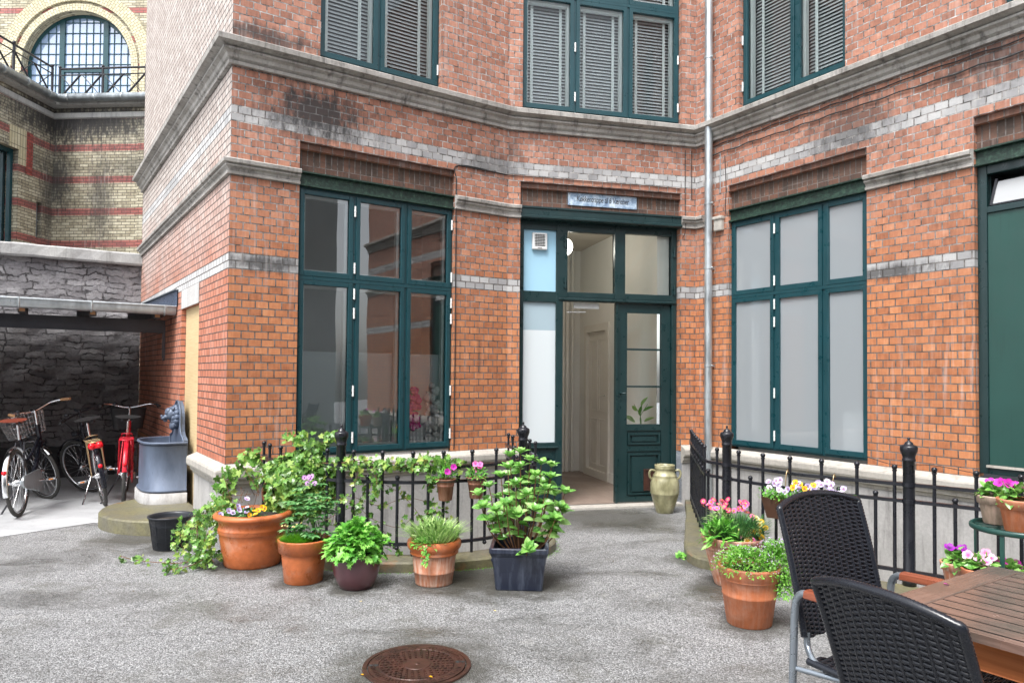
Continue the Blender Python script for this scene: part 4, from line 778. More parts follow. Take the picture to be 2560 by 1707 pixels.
# ================================================================ yellow brick building beyond
YF = WF((-9.2, 15.7), 94.5); YF.n = V((YF.d.y, -YF.d.x, 0)); xc = -1.02     # front face; corner with the projecting wing at u = xc
yb = thing('yellow_building', 'yellow brick building with red bands and large arched window behind the wall', 'building', YF.P(xc, 0))
YS = WF((YF.P(xc, 0).x, YF.P(xc, 0).y), 184.5); YS.n = YF.d.copy()
mb = MB(); wallface(mb, YF, xc, 6, 0, 7.40, []); wallface(mb, YS, 0, 5, 0, 7.40, [(1.0, 2.2, 3.6, 6.05, .22), (.30, .47, 4.32, 5.1, .12)])
wbox(mb, YF, xc+1.98, 3.6, 0, 7.0, 0, .03)
mb.build('wall', M['brick_yellow'], yb)
mb = MB(); mb.face([YS.P(.9, 3.5, -.24), YS.P(2.3, 3.5, -.24), YS.P(2.3, 6.1, -.24), YS.P(.9, 6.1, -.24)]); mb.build('window', M['clear_glass'], yb); mb = MB(); mb.face([YS.P(.9, 3.5, -.5), YS.P(2.3, 3.5, -.5), YS.P(2.3, 6.1, -.5), YS.P(.9, 6.1, -.5)]); mb.build('window_backing', M['room_dark'], yb)
mb = MB(); frame(mb, YS, 1.0, 2.2, 3.6, 6.05, .07, -.2, -.12); mb.build('window_frame', M['teal_paint'], yb)
mb = MB(); wbox(mb, YS, .30, .47, 4.32, 5.1, -.125, -.11); wbox(mb, YS, .30, .47, 4.7, 4.73, -.11, -.09); mb.build('slit_window', M['galvanised'], yb)
# red and white voussoirs round the side window
for (a, b, c, d, m_) in ((.62, .80, 5.6, 6.5, 'red'), (.80, 1.0, 5.75, 6.5, 'w'), (1.0, 1.25, 6.05, 6.5, 'w')):
    mb = MB(); wbox(mb, YS, a, b, c, d, .0, .012); mb.build('arch_block', M['brick_arch'] if m_ == 'w' else M['brick_band_red'] if 'brick_band_red' in M else brick('brick_band_red', ((.16, .03, .025), (.28, .05, .04), (.4, .09, .07), (.5, .16, .12)), wd=.11, ch=.0646, mortar=(.2, .12, .1)), yb)
mb = MB(); z0 = 7.30
for (a, b, c, w_) in ((.30, 7.06, 7.16, .03), (.34, 7.30, 7.44, .16)): sweep(mb, [(YS, 5, 0), (YF, xc, 6)], [(0, b-.02), (w_, b), (w_, c), (0, c+.02)], caps=False)
mb.build('eaves', M['stone_coping'], yb)
def arc_g(w_, z_): return [YS.P(5, z_, w_), YS.P(.25, z_, w_), YF.P(xc+.25, z_, w_), YF.P(6, z_, w_)]
mb = MB(); mb.tube(arc_g(.24, 7.42), .085, 14); mb.build('gutter', M['galvanised'], yb)
for k in range(9):
    for W_, u_ in ((YF, xc+.5+k*.62), (YS, .5+k*.62)): mb = MB(); mb.tube([W_.P(u_, 7.42, .24), W_.P(u_+.03, 7.42, .24)], .093, 14); mb.build('gutter_joint', M['galvanised'], yb)
mb = MB(); mb.face([YS.P(5, 7.44, .1), YS.P(-.1, 7.44, .1), YS.P(-2.4, 7.44, -6), YS.P(5, 7.44, -6)]); mb.face([YS.P(-.1, 7.441, .1), YF.P(6, 7.441, .1), YF.P(6, 7.441, -2.4), YS.P(-2.4, 7.441, -6)]); mb.build('terrace', M['stone_coping'], yb)
br = thing('terrace_railing', 'thin iron terrace railing with crossed bars in front of the arched window', 'railing', YF.P(xc, 7.44))
def lattice(W, u0, u1, st, w_):
    mb = MB(); mb.tube([W.P(u0, 8.14, w_), W.P(u1, 8.14, w_)], .024, 6); mb.tube([W.P(u0, 8.0, w_), W.P(u1, 8.0, w_)], .014, 6); mb.build('rail', M['black_iron'], br)
    u = u0
    while u < u1-.01:
        mb = MB(); mb.tube([W.P(u, 7.4, w_), W.P(u, 8.14, w_)], .028, 8); mb.ball(W.P(u, 8.18, w_), .035, 8, 6); mb.build('post', M['black_iron'], br)
        h = st/2
        for k in range(2):
            mb = MB(); a = u+k*h; mb.tube([W.P(a+.02, 7.5, w_), W.P(a+h-.02, 8.0, w_)], .022, 6); mb.tube([W.P(a+.02, 8.0, w_+.01), W.P(a+h-.02, 7.5, w_+.01)], .010, 6); mb.build('lattice_bar', M['black_iron'], br)
        u += st
lattice(YF, xc+.15, xc+4, 1.0, .05); lattice(YS, .15, 4.2, 1.1, .05)
# set back upper wall with the arched window
YU = WF((-11.12, 18.0), 91.5); YU.n = V((YU.d.y, -YU.d.x, 0)); ra = 1.42; zc = 9.2
mb = MB(); N_ = 32; outp = []
arcp = [(ra*math.cos(PI*k/N_), zc+ra*math.sin(PI*k/N_)) for k in range(N_+1)]
def wf(pts, w_=0, mi=0): mb.face([YU.P(a, b, w_) for a, b in pts], pts, mi)
wf([(-7, 7.4), (-ra, 7.4), (-ra, 14), (-7, 14)]); wf([(ra, 7.4), (7, 7.4), (7, 14), (ra, 14)])
for k in range(N_): (a, b), (c, d) = arcp[k], arcp[k+1]; wf([(c, d), (a, b), (a, 14), (c, 14)])
for k in range(N_): (a, b), (c, d) = arcp[k], arcp[k+1]; mb.face([YU.P(a, b), YU.P(c, d), YU.P(c, d, -.35), YU.P(a, b, -.35)], [(b, 0), (d, 0), (d, .35), (b, .35)])
for s_ in (-ra, ra): mb.face([YU.P(s_, 7.4), YU.P(s_, zc), YU.P(s_, zc, -.35), YU.P(s_, 7.4, -.35)], [(0, 7.4), (0, zc), (.35, zc), (.35, 7.4)])
mb.build('upper_wall', M['brick_yellow_upper'], yb)
def ring(r0_, r1_, w_, name, mat, dw_=.06, jam=True):
    mb = MB(); n_ = 48
    A0 = [(PI*k/n_) for k in range(n_+1)]
    pin = [(r0_*math.cos(t), zc+r0_*math.sin(t)) for t in A0]; pout = [(r1_*math.cos(t), zc+r1_*math.sin(t)) for t in A0]
    for k in range(n_):
        L0, L1 = r1_*A0[k], r1_*A0[k+1]
        mb.face([YU.P(*pin[k], w_), YU.P(*pout[k], w_), YU.P(*pout[k+1], w_), YU.P(*pin[k+1], w_)], [(L0, 0), (L0, r1_-r0_), (L1, r1_-r0_), (L1, 0)])
        for q in (pin, pout): mb.face([YU.P(*q[k], w_), YU.P(*q[k+1], w_), YU.P(*q[k+1], w_-dw_), YU.P(*q[k], w_-dw_)], [(L0, 0), (L1, 0), (L1, .1), (L0, .1)])
    if jam:
        for s_ in (-1, 1):
            a, b = sorted((s_*r0_, s_*r1_)); mb.face([YU.P(a, 7.4, w_), YU.P(b, 7.4, w_), YU.P(b, zc, w_), YU.P(a, zc, w_)], [(7.4, 0), (7.4, r1_-r0_), (zc, r1_-r0_), (zc, 0)])
            mb.face([YU.P(s_*r1_, 7.4, w_), YU.P(s_*r1_, zc, w_), YU.P(s_*r1_, zc, w_-dw_), YU.P(s_*r1_, 7.4, w_-dw_)])
    return mb.build(name, mat, yb)
brick('brick_arch2', ((.45, .4, .25), (.55, .49, .32), (.62, .57, .4), (.72, .67, .52)), wd=.125, ch=.075, ms=.005, mortar=(.2, .18, .14), soot=.2)
def swapuv(o):
    l = o.data.uv_layers[0].data
    for d in l: d.uv = (d.uv[1], d.uv[0])
for a_ in (ring(ra, ra+.17, .03, 'inner_arch', M['brick_arch2'], .05), ring(ra+.24, ra+.56, .06, 'outer_arch', M['brick_arch2'], .09)): swapuv(a_)
# window: frame, mullions, glazing bars
def zx(u): return zc+math.sqrt(max(0, ra*ra-u*u))
mb = MB(); n_ = 40; ro, ri = ra+.02, ra-.09
fr = [(math.cos(PI*k/n_), math.sin(PI*k/n_)) for k in range(n_+1)]
for w_ in (-.22,):
    for k in range(n_): mb.face([YU.P(ri*fr[k][0], zc+ri*fr[k][1], w_), YU.P(ro*fr[k][0], zc+ro*fr[k][1], w_), YU.P(ro*fr[k+1][0], zc+ro*fr[k+1][1], w_), YU.P(ri*fr[k+1][0], zc+ri*fr[k+1][1], w_)])
for s_ in (-1, 1): wbox(mb, YU, min(s_*ri, s_*ro), max(s_*ri, s_*ro), 7.4, zc, -.3, -.22)
for u_ in (-.52, .62): wbox(mb, YU, u_-.065, u_+.065, 7.4, zx(u_)-.03, -.3, -.20)
wbox(mb, YU, -.52, .62, 9.13, 9.23, -.3, -.205); wbox(mb, YU, -.52, .62, 8.5, 8.6, -.3, -.205); wbox(mb, YU, -ri, ri, 7.40, 7.56, -.3, -.205); wbox(mb, YU, -.52, .62, 8.03, 8.08, -.3, -.2)
aw = mb.build('arched_window', M['teal_paint'], yb); aw['label'] = 'large round arched window with many small panes'
mb = MB()
for u_ in (-1.1, -.9, -.7, -.27, -.09, .09, .27, .45, .82, 1.0, 1.18): mb.tube([YU.P(u_, 7.5, -.235), YU.P(u_, zx(u_)-.03, -.235)], .011, 5)
z_ = 7.72
while z_ < zc+ra-.05:
    x_ = ri if z_ < zc else math.sqrt(max(.01, ri*ri-(z_-zc)**2)); mb.tube([YU.P(-x_, z_, -.235), YU.P(x_, z_, -.235)], .011, 5); z_ += .27
mb.build('glazing_bars', M['teal_paint'], aw)
mb = MB(); mb.face([YU.P(-ra, 7.4, -.25), YU.P(ra, 7.4, -.25), YU.P(ra, zc, -.25)]+[YU.P(ra*a, zc+ra*b, -.25) for a, b in fr[1:-1]]+[YU.P(-ra, zc, -.25)]); mb.build('panes', M['arch_glass'], aw)
# ================================================================ the rest of the courtyard, behind the viewer
ob = thing('courtyard_building', 'grey rendered building closing the far side of the courtyard', 'building', (0, -7, 0))
OW = WF((-9, -6), 80); OW.n = V((-.17, .98, 0)).normalized()
mb = MB(); wallface(mb, OW, 0, 20, 0, 7.0, [(1.5+3*k, 2.9+3*k, 1.2, 3.2, .15) for k in range(6)]); mb.build('wall', M['render_grey'], ob)
for k in range(6): mb = MB(); wbox(mb, OW, 1.5+3*k, 2.9+3*k, 1.2, 3.2, -.2, -.14); mb.build('window', M['room_dark'], ob)
# manhole cover
def manhole():
    c = V((-.455, 3.56, .0)); r = .246
    root = thing('manhole_cover', 'rusty round cast iron manhole cover set in the paving', 'manhole cover', c)
    mb = MB(); mb.lathe(c, [(r+.02, .003), (r+.018, .010), (r-.002, .010), (r-.004, .004)], 64, sm=False); mb.build('frame_ring', M['rusty_iron'], root)
    mb = MB(); mb.lathe(c, [(r-.008, .003), (r-.01, .011), (r-.055, .0115), (r-.057, .008), (r-.063, .008), (r-.065, .0105), (.068, .0105), (.066, .0135), (.012, .0135), (.01, .016), (.001, .016)], 64, sm=False); mb.build('lid', M['rusty_iron'], root)
    mb = MB()
    for rad, n_, s_ in ((.172, 34, .012), (.150, 30, .011), (.128, 26, .010), (.106, 22, .009), (.086, 18, .008)):
        for k in range(n_):
            a = 2*PI*(k+.5*(n_ % 4 == 2))/n_+.2; d = V((math.cos(a), math.sin(a), 0)); t = V((-d.y, d.x, 0)); o = c+d*rad+V((0, 0, .010)); mb.box(o-d*s_*.62-t*s_*.5, d*s_*1.25, t*s_, V((0, 0, .006)))
    mb.build('studs', M['rusty_iron'], root)
    mb = MB()
    for k in range(72):
        if k % 18 in (0, 17): continue
        a = 2*PI*k/72; d = V((math.cos(a), math.sin(a), 0)); t = V((-d.y, d.x, 0)); o = c+d*(r-.033)+V((0, 0, .011)); l = .012 if k % 3 else .018; mb.box(o-d*l*.7-t*.0015, d*l*1.4, t*.003, V((0, 0, .003)))
    mb.build('rim_ribs', M['rusty_iron'], root)
    for a in (.15, PI+.1): mb = MB(); d = V((math.cos(a), math.sin(a), 0)); mb.lathe(c+d*(r-.035)+V((0, 0, .0118)), [(.001, .0), (.014, .0004), (.016, 0)], 12, sx=1.5); mb.build('lifting_hole', M['dark_grille'], root)
manhole()
# ================================================================ furniture
def gt(n):  # ridged radius for wrapped cane
    return [1+.12*(i % 2) for i in range(n)]
def wicker_chair(label, pos, rz, ztop, rec, hw, az=.65, ax_=.275):
    root = thing('wicker_chair', label, 'chair', (pos[0], pos[1], 0), rz, 'wicker chairs at the wooden table')
    zb, tr_ = .50, math.tan(rec); LB = lambda mb, name, mat, par=root: mb.build(name, M[mat], par, local=True)
    def S(s, z): return V((s*hw, -.24-(z-.45)*tr_-.022*(1-s*s)+.01*math.sin((z-.5)*6), z))
    def top(s): return ztop+.035*(1-abs(s)**2.2)
    n_row = int((ztop-zb)/.0074); mb = MB(); NS = 14
    for k in range(n_row+1):
        f = k/n_row; pts = []
        for i in range(NS*2+1):
            s = -1+i/NS; z = zb+f*(top(s)-.012-zb); p = S(s, z); ph = math.cos(PI*i/1.0*.5*2+PI*k) if False else math.sin(PI*(i+.5*0)/2+ (PI if k % 2 else 0)+PI/2*0)
            p.y += .0042*ph; pts.append(p)
        mb.tube(pts, .0034, 6, flat=1.75, cap=False)
    o = LB(mb, 'backrest', 'wicker_black')
    mb = MB()
    for i in range(0, NS*2+1, 2):
        s = -1+i/NS; mb.tube([S(s, zb+j*(top(s)-.01-zb)/6) for j in range(7)], .006, 6)
    LB(mb, 'rib', 'wicker_black')
    edge = [S(-1.02, zb+(ztop-zb)*j/40) for j in range(41)]+[S(-1+2*j/44, top(-1+2*j/44)) for j in range(1, 44)]+[S(1.02, ztop-(ztop-zb)*j/40) for j in range(41)]
    e2 = []
    for a, b in zip(edge, edge[1:]): e2 += [a, a.lerp(b, .5)]
    mb = MB(); mb.tube(e2, [.0135 if (i//1) % 2 else .0118 for i in range(len(e2))], 10); LB(mb, 'binding', 'wicker_black')
    # seat
    mb = MB()
    for k in range(34):
        y = -.22+k*.0128; pts = []
        for i in range(25):
            s = -1+i/12; zz = .435-.012*(1-s*s)-(max(0, y-.16)**2)*2; pts.append(V((s*.235, y, zz+.0045*math.sin(PI*i/2+(PI if k % 2 else 0)))))
        mb.tube(pts, .0066, 6, cap=False)
    LB(mb, 'seat', 'wicker_black')
    for s in (-1, 1):
        mb = MB(); mb.tube([V((s*.24, -.22, .435)), V((s*.24, .16, .43)), V((s*.24, .215, .42))], .013, 10); LB(mb, 'seat_rail', 'wicker_black')
        mb = MB(); mb.tube(path([(s*hw*.97, S(1, zb).y, zb+.02), (s*hw, S(1, zb).y+.01, .47), (s*.235, -.2, .44), (s*.24, -.15, .43)], 5), .012, 10); LB(mb, 'back_bracket', 'chair_grey')
        mb = MB(); mb.tube(path([(s*ax_, -.17, az), (s*ax_, -.215, az), (s*ax_, -.245, az-.02), (s*(ax_+.002), -.258, az-.07), (s*(ax_+.004), -.262, .45), (s*(ax_+.004), -.275, .2), (s*(ax_+.004), -.30, .0)], 6), .0135, 12, flat=1); LB(mb, 'leg', 'chair_grey')
        mb = MB(); mb.tube(path([(s*ax_, .18, az), (s*ax_, .235, az-.005), (s*ax_, .255, az-.045), (s*ax_, .25, .4), (s*(ax_+.005), .262, .2), (s*(ax_+.01), .27, .0)], 6), .0135, 12); LB(mb, 'leg', 'chair_grey')
        mb = MB()
        prof = [(-.024, -.010), (-.021, .010), (-.012, .016), (.012, .016), (.021, .010), (.024, -.010), (.018, -.015), (-.018, -.015)]
        rows = [[V((s*(ax_+.004*math.sin((y+.18)*8))+a, y, az+.004+b+.006*math.sin((y+.16)*9))) for a, b in prof] for y in [-.205+.40*j/12 for j in range(13)]]
        mb.grid(rows, close=True, sm=False, uv=lambda a, b: (a*.03, b*.02)); mb.face(rows[0]); mb.face(rows[-1]); LB(mb, 'armrest', 'arm_wood')
        mb = MB(); mb.tube([V((s*ax_, -.265, .40)), V((s*.215, .0, .42)), V((s*ax_, .25, .40))], .010, 8); LB(mb, 'stretcher', 'chair_grey')
    mb = MB(); mb.tube([V((-.24, .2, .418)), V((.24, .2, .418))], .012, 8); mb.build('cross_bar', M['chair_grey'], root, local=True)
    return root
wicker_chair('black wicker chair with wooden arms at the table end, farther from the viewer', (1.368, 2.464), R(-152.7), .945, R(15), .215, .675, .262)
wicker_chair('nearest black wicker chair seen from behind, its back turned to the viewer', (1.28, 1.96), R(-63.9), .88, R(22), .195, .60, .232)
def table():
    c = V((1.79, 2.685, 0)); e = V((-.832, -.555, 0)); s = V((.555, -.832, 0)); Wd, Ln = .83, 1.55
    root = thing('wooden_table', 'wet slatted wooden garden table with orange brown apron', 'table', c+e*Wd/2+s*Ln/2)
    def pl(name, a0, a1, b0, b1, z0, z1, mat, along='s', bev=.003, o=None):
        # a: across (e), b: along (s)
        mb = MB(); p = lambda a, b, z: c+e*a+s*b+V((0, 0, z)); q = [(a0, b0), (a1, b0), (a1, b1), (a0, b1)]
        uv = lambda a, b: ((b, a+random.random()*.0) if along == 's' else (a, b)); ro = random.uniform(0, 5)
        for z in (z0, z1): mb.face([p(a, b, z) for a, b in q], [(uv(a, b)[0]+ro, uv(a, b)[1]+ro) for a, b in q])
        for i in range(4):
            (a, b), (a2, b2) = q[i], q[(i+1) % 4]; l = math.hypot(a2-a, b2-b); mb.face([p(a, b, z0), p(a2, b2, z0), p(a2, b2, z1), p(a, b, z1)], [(ro, 0), (ro+l, 0), (ro+l, z1-z0), (ro, z1-z0)], 1 if name == 'slat' else 0)  # near-black slat sides paint in the shade between the slats
        return mb.build(name, [M[mat], M['gap_shade']], root, bevel=0 if name == 'slat' else bev)
    T0, T1 = .716, .74
    pl('end_board', .035, Wd-.035, .0, .10, T0, T1, 'table_wood', 'e', .005)
    # long side boards with rounded outer corners
    for sd in (0, 1):
        mb = MB(); p = lambda a, b, z: c+e*((Wd-a) if sd else a)+s*b+V((0, 0, z)); o2 = [(.034, 0)]+[(.034-.034*math.sin(PI/2*k/6), .034-.034*math.cos(PI/2*k/6)) for k in range(7)]+[(0, Ln), (.034, Ln)]
        for z in (T0, T1): mb.face([p(a, b, z) for a, b in o2], [(b, a) for a, b in o2])
        for i in range(len(o2)): (a, b), (a2, b2) = o2[i], o2[(i+1) % len(o2)]; mb.face([p(a, b, T0), p(a2, b2, T0), p(a2, b2, T1), p(a, b, T1)], [(b, 0), (b2, 0), (b2, .02), (b, .02)])
        mb.build('side_board', M['table_wood'], root)
    n_ = 11; w_ = (Wd-.07-.004*2)/n_
    for k in range(n_): pl('slat', .039+k*w_, .039+(k+1)*w_-.0085, .104, Ln-.1, T0, T1-.001, 'table_wood')
    pl('end_board', .035, Wd-.035, Ln-.096, Ln, T0, T1, 'table_wood', 'e', .005)
    pl('apron', .055, .08, .06, Ln-.06, .625, .715, 'apron_wood'); pl('apron', Wd-.08, Wd-.055, .06, Ln-.06, .625, .715, 'apron_wood'); pl('apron', .08, Wd-.08, .06, .085, .625, .715, 'apron_wood'); pl('apron', .08, Wd-.08, Ln-.085, Ln-.06, .625, .715, 'apron_wood')
    for a, b in ((.09, .10), (Wd-.15, .10), (.09, Ln-.16), (Wd-.15, Ln-.16)): pl('leg', a, a+.06, b, b+.06, 0, .714, 'leg_wood', bev=.006)
table()
# third chair at the far side of the table, only its arm shows
t3 = thing('metal_chair', 'chair behind the table at the right edge showing only a dark curved arm', 'chair', (2.75, 2.75, 0))
for k in range(2):
    f = V((-.832, -.555, 0)); rgt = V((.555, -.832, 0)); o_ = V((2.62, 2.78, 0))+rgt*(.52*k)
    mb = MB(); mb.tube(path([o_+f*.22+V((0, 0, 0)), o_+f*.23+V((0, 0, .4)), o_+f*.24+V((0, 0, .66)), o_+f*.12+V((0, 0, .72)), o_-f*.14+V((0, 0, .72)), o_-f*.25+V((0, 0, .78)), o_-f*.30+V((0, 0, .95))], 6), .014, 10); mb.build('arm_frame', M['black_iron'], t3)
    mb = MB(); mb.tube([o_-f*.18+V((0, 0, .72)), o_-f*.3+V((0, 0, 0))], .013, 8); mb.build('leg', M['black_iron'], t3)
mb = MB(); o_ = V((2.62, 2.78, 0)); mb.box(o_-f*.2+V((0, 0, .43)), f*.4, rgt*.52, V((0, 0, .02))); mb.build('seat', M['wicker_black'], t3, bevel=.008)
mb = MB(); mb.box(o_-f*.22+V((0, 0, .5)), rgt*.52, -f*.07+V((0, 0, .42)), f*.015); mb.build('backrest', M['wicker_black'], t3, bevel=.005)
# ================================================================ bicycles (local x forward, y left)
def bicycle(label, pos, head, lean, steer, c):
    root = thing('bicycle', label, 'bicycle', (pos[0], pos[1], .0), head-PI/2*0, 'bicycles parked in the shelter')
    root.rotation_euler = (lean, 0, head)
    fm = c['frame']; rW = .335; WB_ = 1.06
    B = lambda mb, name, mat, par=root: mb.build(name, M[mat], par, local=True)
    stem = V((.80, 0, .86)); ax = V((.30, 0, -1)).normalized()
    ca = V((WB_, 0, rW)); 
    def st(p):  # steer about head axis
        p = V(p); h0 = V((.80, 0, .86)); return h0+Matrix.Rotation(-steer, 3, ax) @ (p-h0)
    def wheel(cx, f, spoke='chrome', hubr=.03):
        ct = V((cx, 0, rW)); ring_ = lambda r, y=0: [f(ct+V((r*math.cos(2*PI*k/40), y, r*math.sin(2*PI*k/40)))) for k in range(41)]
        mb = MB(); mb.tube(ring_(rW-.019), .0185, 8, cap=False, up=(0, 1, 0)); w_ = B(mb, 'wheel', 'tyre_rubber')
        mb = MB(); mb.tube(ring_(rW-.045), .012, 6, cap=False, up=(0, 1, 0)); B(mb, 'rim', 'chrome', w_)
        mb = MB()
        for k in range(28):
            a = 2*PI*k/28; b = a+.5*(1 if k % 4 < 2 else -1); y = .03 if k % 2 else -.03
            mb.tube([f(ct+V((.02*math.cos(b), y, .02*math.sin(b)))), f(ct+V(((rW-.05)*math.cos(a), 0, (rW-.05)*math.sin(a))))], .0016, 4, cap=False)
        B(mb, 'spokes', spoke, w_)
        mb = MB(); mb.tube([f(ct+V((0, -.065, 0))), f(ct+V((0, -.045, 0))), f(ct+V((0, -.035, 0))), f(ct+V((0, .035, 0))), f(ct+V((0, .045, 0))), f(ct+V((0, .065, 0)))], [.008, .012, hubr, hubr, .012, .008], 14); B(mb, 'hub', 'chrome', w_)
    ident = lambda p: V(p)
    wheel(0, ident, hubr=.034); wheel(WB_, st)
    def guard(cx, a0, a1, f, mat, name='mudguard'):
        ct = V((cx, 0, rW)); mb = MB(); rows = []
        for k in range(25):
            a = a0+(a1-a0)*k/24; rows.append([f(ct+V(((rW+.016+.010*math.cos(t))*math.cos(a), .023*math.sin(t), (rW+.016+.010*math.cos(t))*math.sin(a)))) for t in [(-1+j/4)*PI/2*.9 for j in range(9)]])
        mb.grid(rows); return B(mb, name, mat)
    guard(0, R(35), R(c.get('rg', 195)), ident, c['guard']); guard(WB_, R(10), R(150), st, c['guard'])
    bb = V((.46, 0, .29)); sc_ = V((.17, 0, .80)); hd = V((.80, 0, .86)); hl = V((.86, 0, .66))
    mb = MB(); mb.tube([bb, sc_], .016, 10); B(mb, 'seat_tube', fm)
    if c.get('diamond'): tubes = [(hd+V((.01, 0, -.04)), V((.2, 0, .70)), .015), (hl, bb, .019)]
    else: tubes = [(hl, bb, .024), (hl+V((-.01, 0, .06)), V((.30, 0, .50)), .018)]
    for a, b, r_ in tubes: mb = MB(); mb.tube([a, a.lerp(b, .5)-V((.0, 0, .03)) if not c.get('diamond') else a.lerp(b, .5), b], r_, 10); B(mb, 'frame_tube', fm)
    mb = MB(); mb.tube([hd, hl], .023, 12); B(mb, 'head_tube', fm)
    for y in (-.06, .06):
        mb = MB(); mb.tube([V((0, y, rW)), V((.1, y*.9, .32)), bb+V((0, y*.5, 0))], .010, 8); B(mb, 'chain_stay', fm)
        mb = MB(); mb.tube([V((0, y, rW)), V((.19, y*.6, .72))], .008, 8); B(mb, 'seat_stay', fm)
        mb = MB(); mb.tube([st(V((.86, y*.75, .66))), st(V((.93, y, .5))), st(V((WB_, y, rW)))], [.013, .011, .008], 8); B(mb, 'fork', fm)
    mb = MB(); mb.tube([st(hl+V((0, -.05, 0))), st(hl+V((0, .05, 0)))], .014, 8); B(mb, 'fork_crown', fm)
    # saddle
    mb = MB(); mb.tube([sc_-V((.0, 0, .05)), V((.15, 0, .90))], .013, 10); B(mb, 'seat_post', 'chrome')
    mb = MB(); rows = []
    for k in range(13):
        f = k/12; x = .02+.27*f; hw_ = .105*(1-f)**1.1+.022; z = .945+.012*math.cos(f*PI); rows.append([V((x, hw_*math.cos(t), z+(.016 if math.sin(t) > 0 else .035)*math.sin(t)*(1 if math.sin(t) > 0 else (.7)))) for t in [2*PI*j/14 for j in range(14)]])
    mb.grid(rows, close=True); mb.face(rows[0]); mb.face(rows[-1]); sd = B(mb, 'saddle', c['saddle'])
    mb = MB(); mb.tube([V((.06, .04, .915)), V((.2, .02, .905))], .005, 6); mb.tube([V((.06, -.04, .915)), V((.2, -.02, .905))], .005, 6)
    for y in (-.05, .05): mb.tube([V((.05, y+.015*math.sin(j*1.2), .93-.004*j)) for j in range(8)], .008, 6)
    B(mb, 'springs', 'dark_steel', sd)
    # handlebar
    hz = .86+c.get('rise', .17)
    mb = MB(); mb.tube([st(hd), st(hd+V((-.05, 0, .16)))], .012, 10); mb.tube([st(hd+V((-.045, 0, .14))), st(hd+V((.02, 0, .17)))], .014, 8); B(mb, 'stem', c.get('stem', 'chrome'))
    hb = [(-.14, -.30, .02), (-.05, -.28, .03), (.02, -.2, .03), (.03, -.08, .0), (.03, 0, -.01), (.03, .08, .0), (.02, .2, .03), (-.05, .28, .03), (-.14, .30, .02)] if not c.get('flat') else [(-.07, -.31, .0), (-.02, -.2, .0), (.02, -.06, 0), (.02, .06, 0), (-.02, .2, 0), (-.07, .31, 0)]
    H = lambda p: st(V(p)+V((.80-.04, 0, hz)))
    mb = MB(); mb.tube([H(p) for p in path(hb, 5)], .0105, 8); B(mb, 'handlebar', c.get('bar', 'chrome'))
    for s in (-1, 1):
        e0 = V(hb[-1 if s > 0 else 0]); e1 = V(hb[-2 if s > 0 else 1]); d_ = (e0-e1).normalized()
        mb = MB(); mb.tube([H(e0-d_*.09), H(e0+d_*.03)], .016, 10); B(mb, 'grip', c.get('grip', 'black_rubber'))
        mb = MB(); mb.tube([H(e0-d_*.12+V((.0, 0, 0))), H(e0-d_*.1+V((.035, 0, -.01))), H(e0+V((.05, 0, -.03)))], .006, 6); B(mb, 'brake_lever', 'dark_steel')
        mb = MB(); mb.tube(path([H(e0-d_*.12), H(V((.16, s*.12, .0))), H(V((.17, s*.03, -.18))), st(V((.86, 0, .62)))], 5), .0035, 5); B(mb, 'cable', 'black_rubber')
    mb = MB(); mb.ball(H(V((.02, .15, .035))), .028, 10, 6, sz=.7); B(mb, 'bell', c.get('bell', 'dark_steel'))
    mb = MB(); mb.tube([st(V((.92, 0, .74))), st(V((.99, 0, .75)))], [.02, .036], 12); B(mb, 'headlight', 'dark_steel')
    # crank, chain case, pedals
    ya = -.075; mb = MB()
    cc = c.get('case', 'dark_steel')
    outl = [V((0+.06*math.cos(a), ya, rW+.06*math.sin(a))) for a in [R(90)+PI*k/8 for k in range(9)]]+[V((.46+.115*math.cos(a), ya, .29+.115*math.sin(a))) for a in [R(-90)+PI*k/10 for k in range(11)]]
    mb.face(outl); mb.face([p+V((0, .02, 0)) for p in outl])
    for i in range(len(outl)): a, b = outl[i], outl[(i+1) % len(outl)]; mb.face([a, b, b+V((0, .02, 0)), a+V((0, .02, 0))])
    B(mb, 'chain_case', cc)
    ca_ = c.get('crank', R(-10))
    for s in (-1, 1):
        d_ = V((math.cos(ca_)*s, 0, math.sin(ca_)*s)); o_ = bb+V((0, -s*.085, 0)); mb = MB(); mb.tube([bb+V((0, -s*.05, 0)), o_, o_+d_*.165], .009, 8); cr_ = B(mb, 'crank', 'chrome')
        p_ = o_+d_*.165+V((0, -s*.06, 0)); mb = MB(); mb.box(p_-V((.045, .045, .012)), V((.09, 0, 0)), V((0, .09, 0)), V((0, 0, .024))); mb.build('pedal', M[c.get('pedal', 'chrome')], cr_, bevel=.006, local=True)
        mb = MB(); mb.box(p_-V((.047, .02, .007)), V((.094, 0, 0)), V((0, .04, 0)), V((0, 0, .014))); B(mb, 'pedal_reflector', 'reflector_orange', cr_)
    mb = MB(); mb.tube([V((.30, .05, .30)), V((.16, .2, .02)), V((.12, .22, .01))], .009, 8); B(mb, 'kickstand', 'chrome' if c.get('diamond') else 'dark_steel')
    if c.get('rack'):
        rk = c['rack']; mb = MB(); z = .72
        mb.tube([V((.2, .06, z)), V((-.22, .065, z)), V((-.25, .03, z)), V((-.25, -.03, z)), V((-.22, -.065, z)), V((.2, -.06, z))], .007, 6)
        for x in (-.1, .05): mb.tube([V((x, .065, z)), V((x, -.065, z))], .006, 6)
        for y in (-.065, .065):
            for x in (-.2, -.08): mb.tube([V((x, y, z)), V((0, y*1.05, rW))], .006, 6)
        mb.tube([V((.1, .05, z+.02)), V((-.14, .05, z+.06)), V((-.16, 0, z+.065)), V((-.14, -.05, z+.06)), V((.1, -.05, z+.02))], .004, 5)
        B(mb, 'rack', rk)
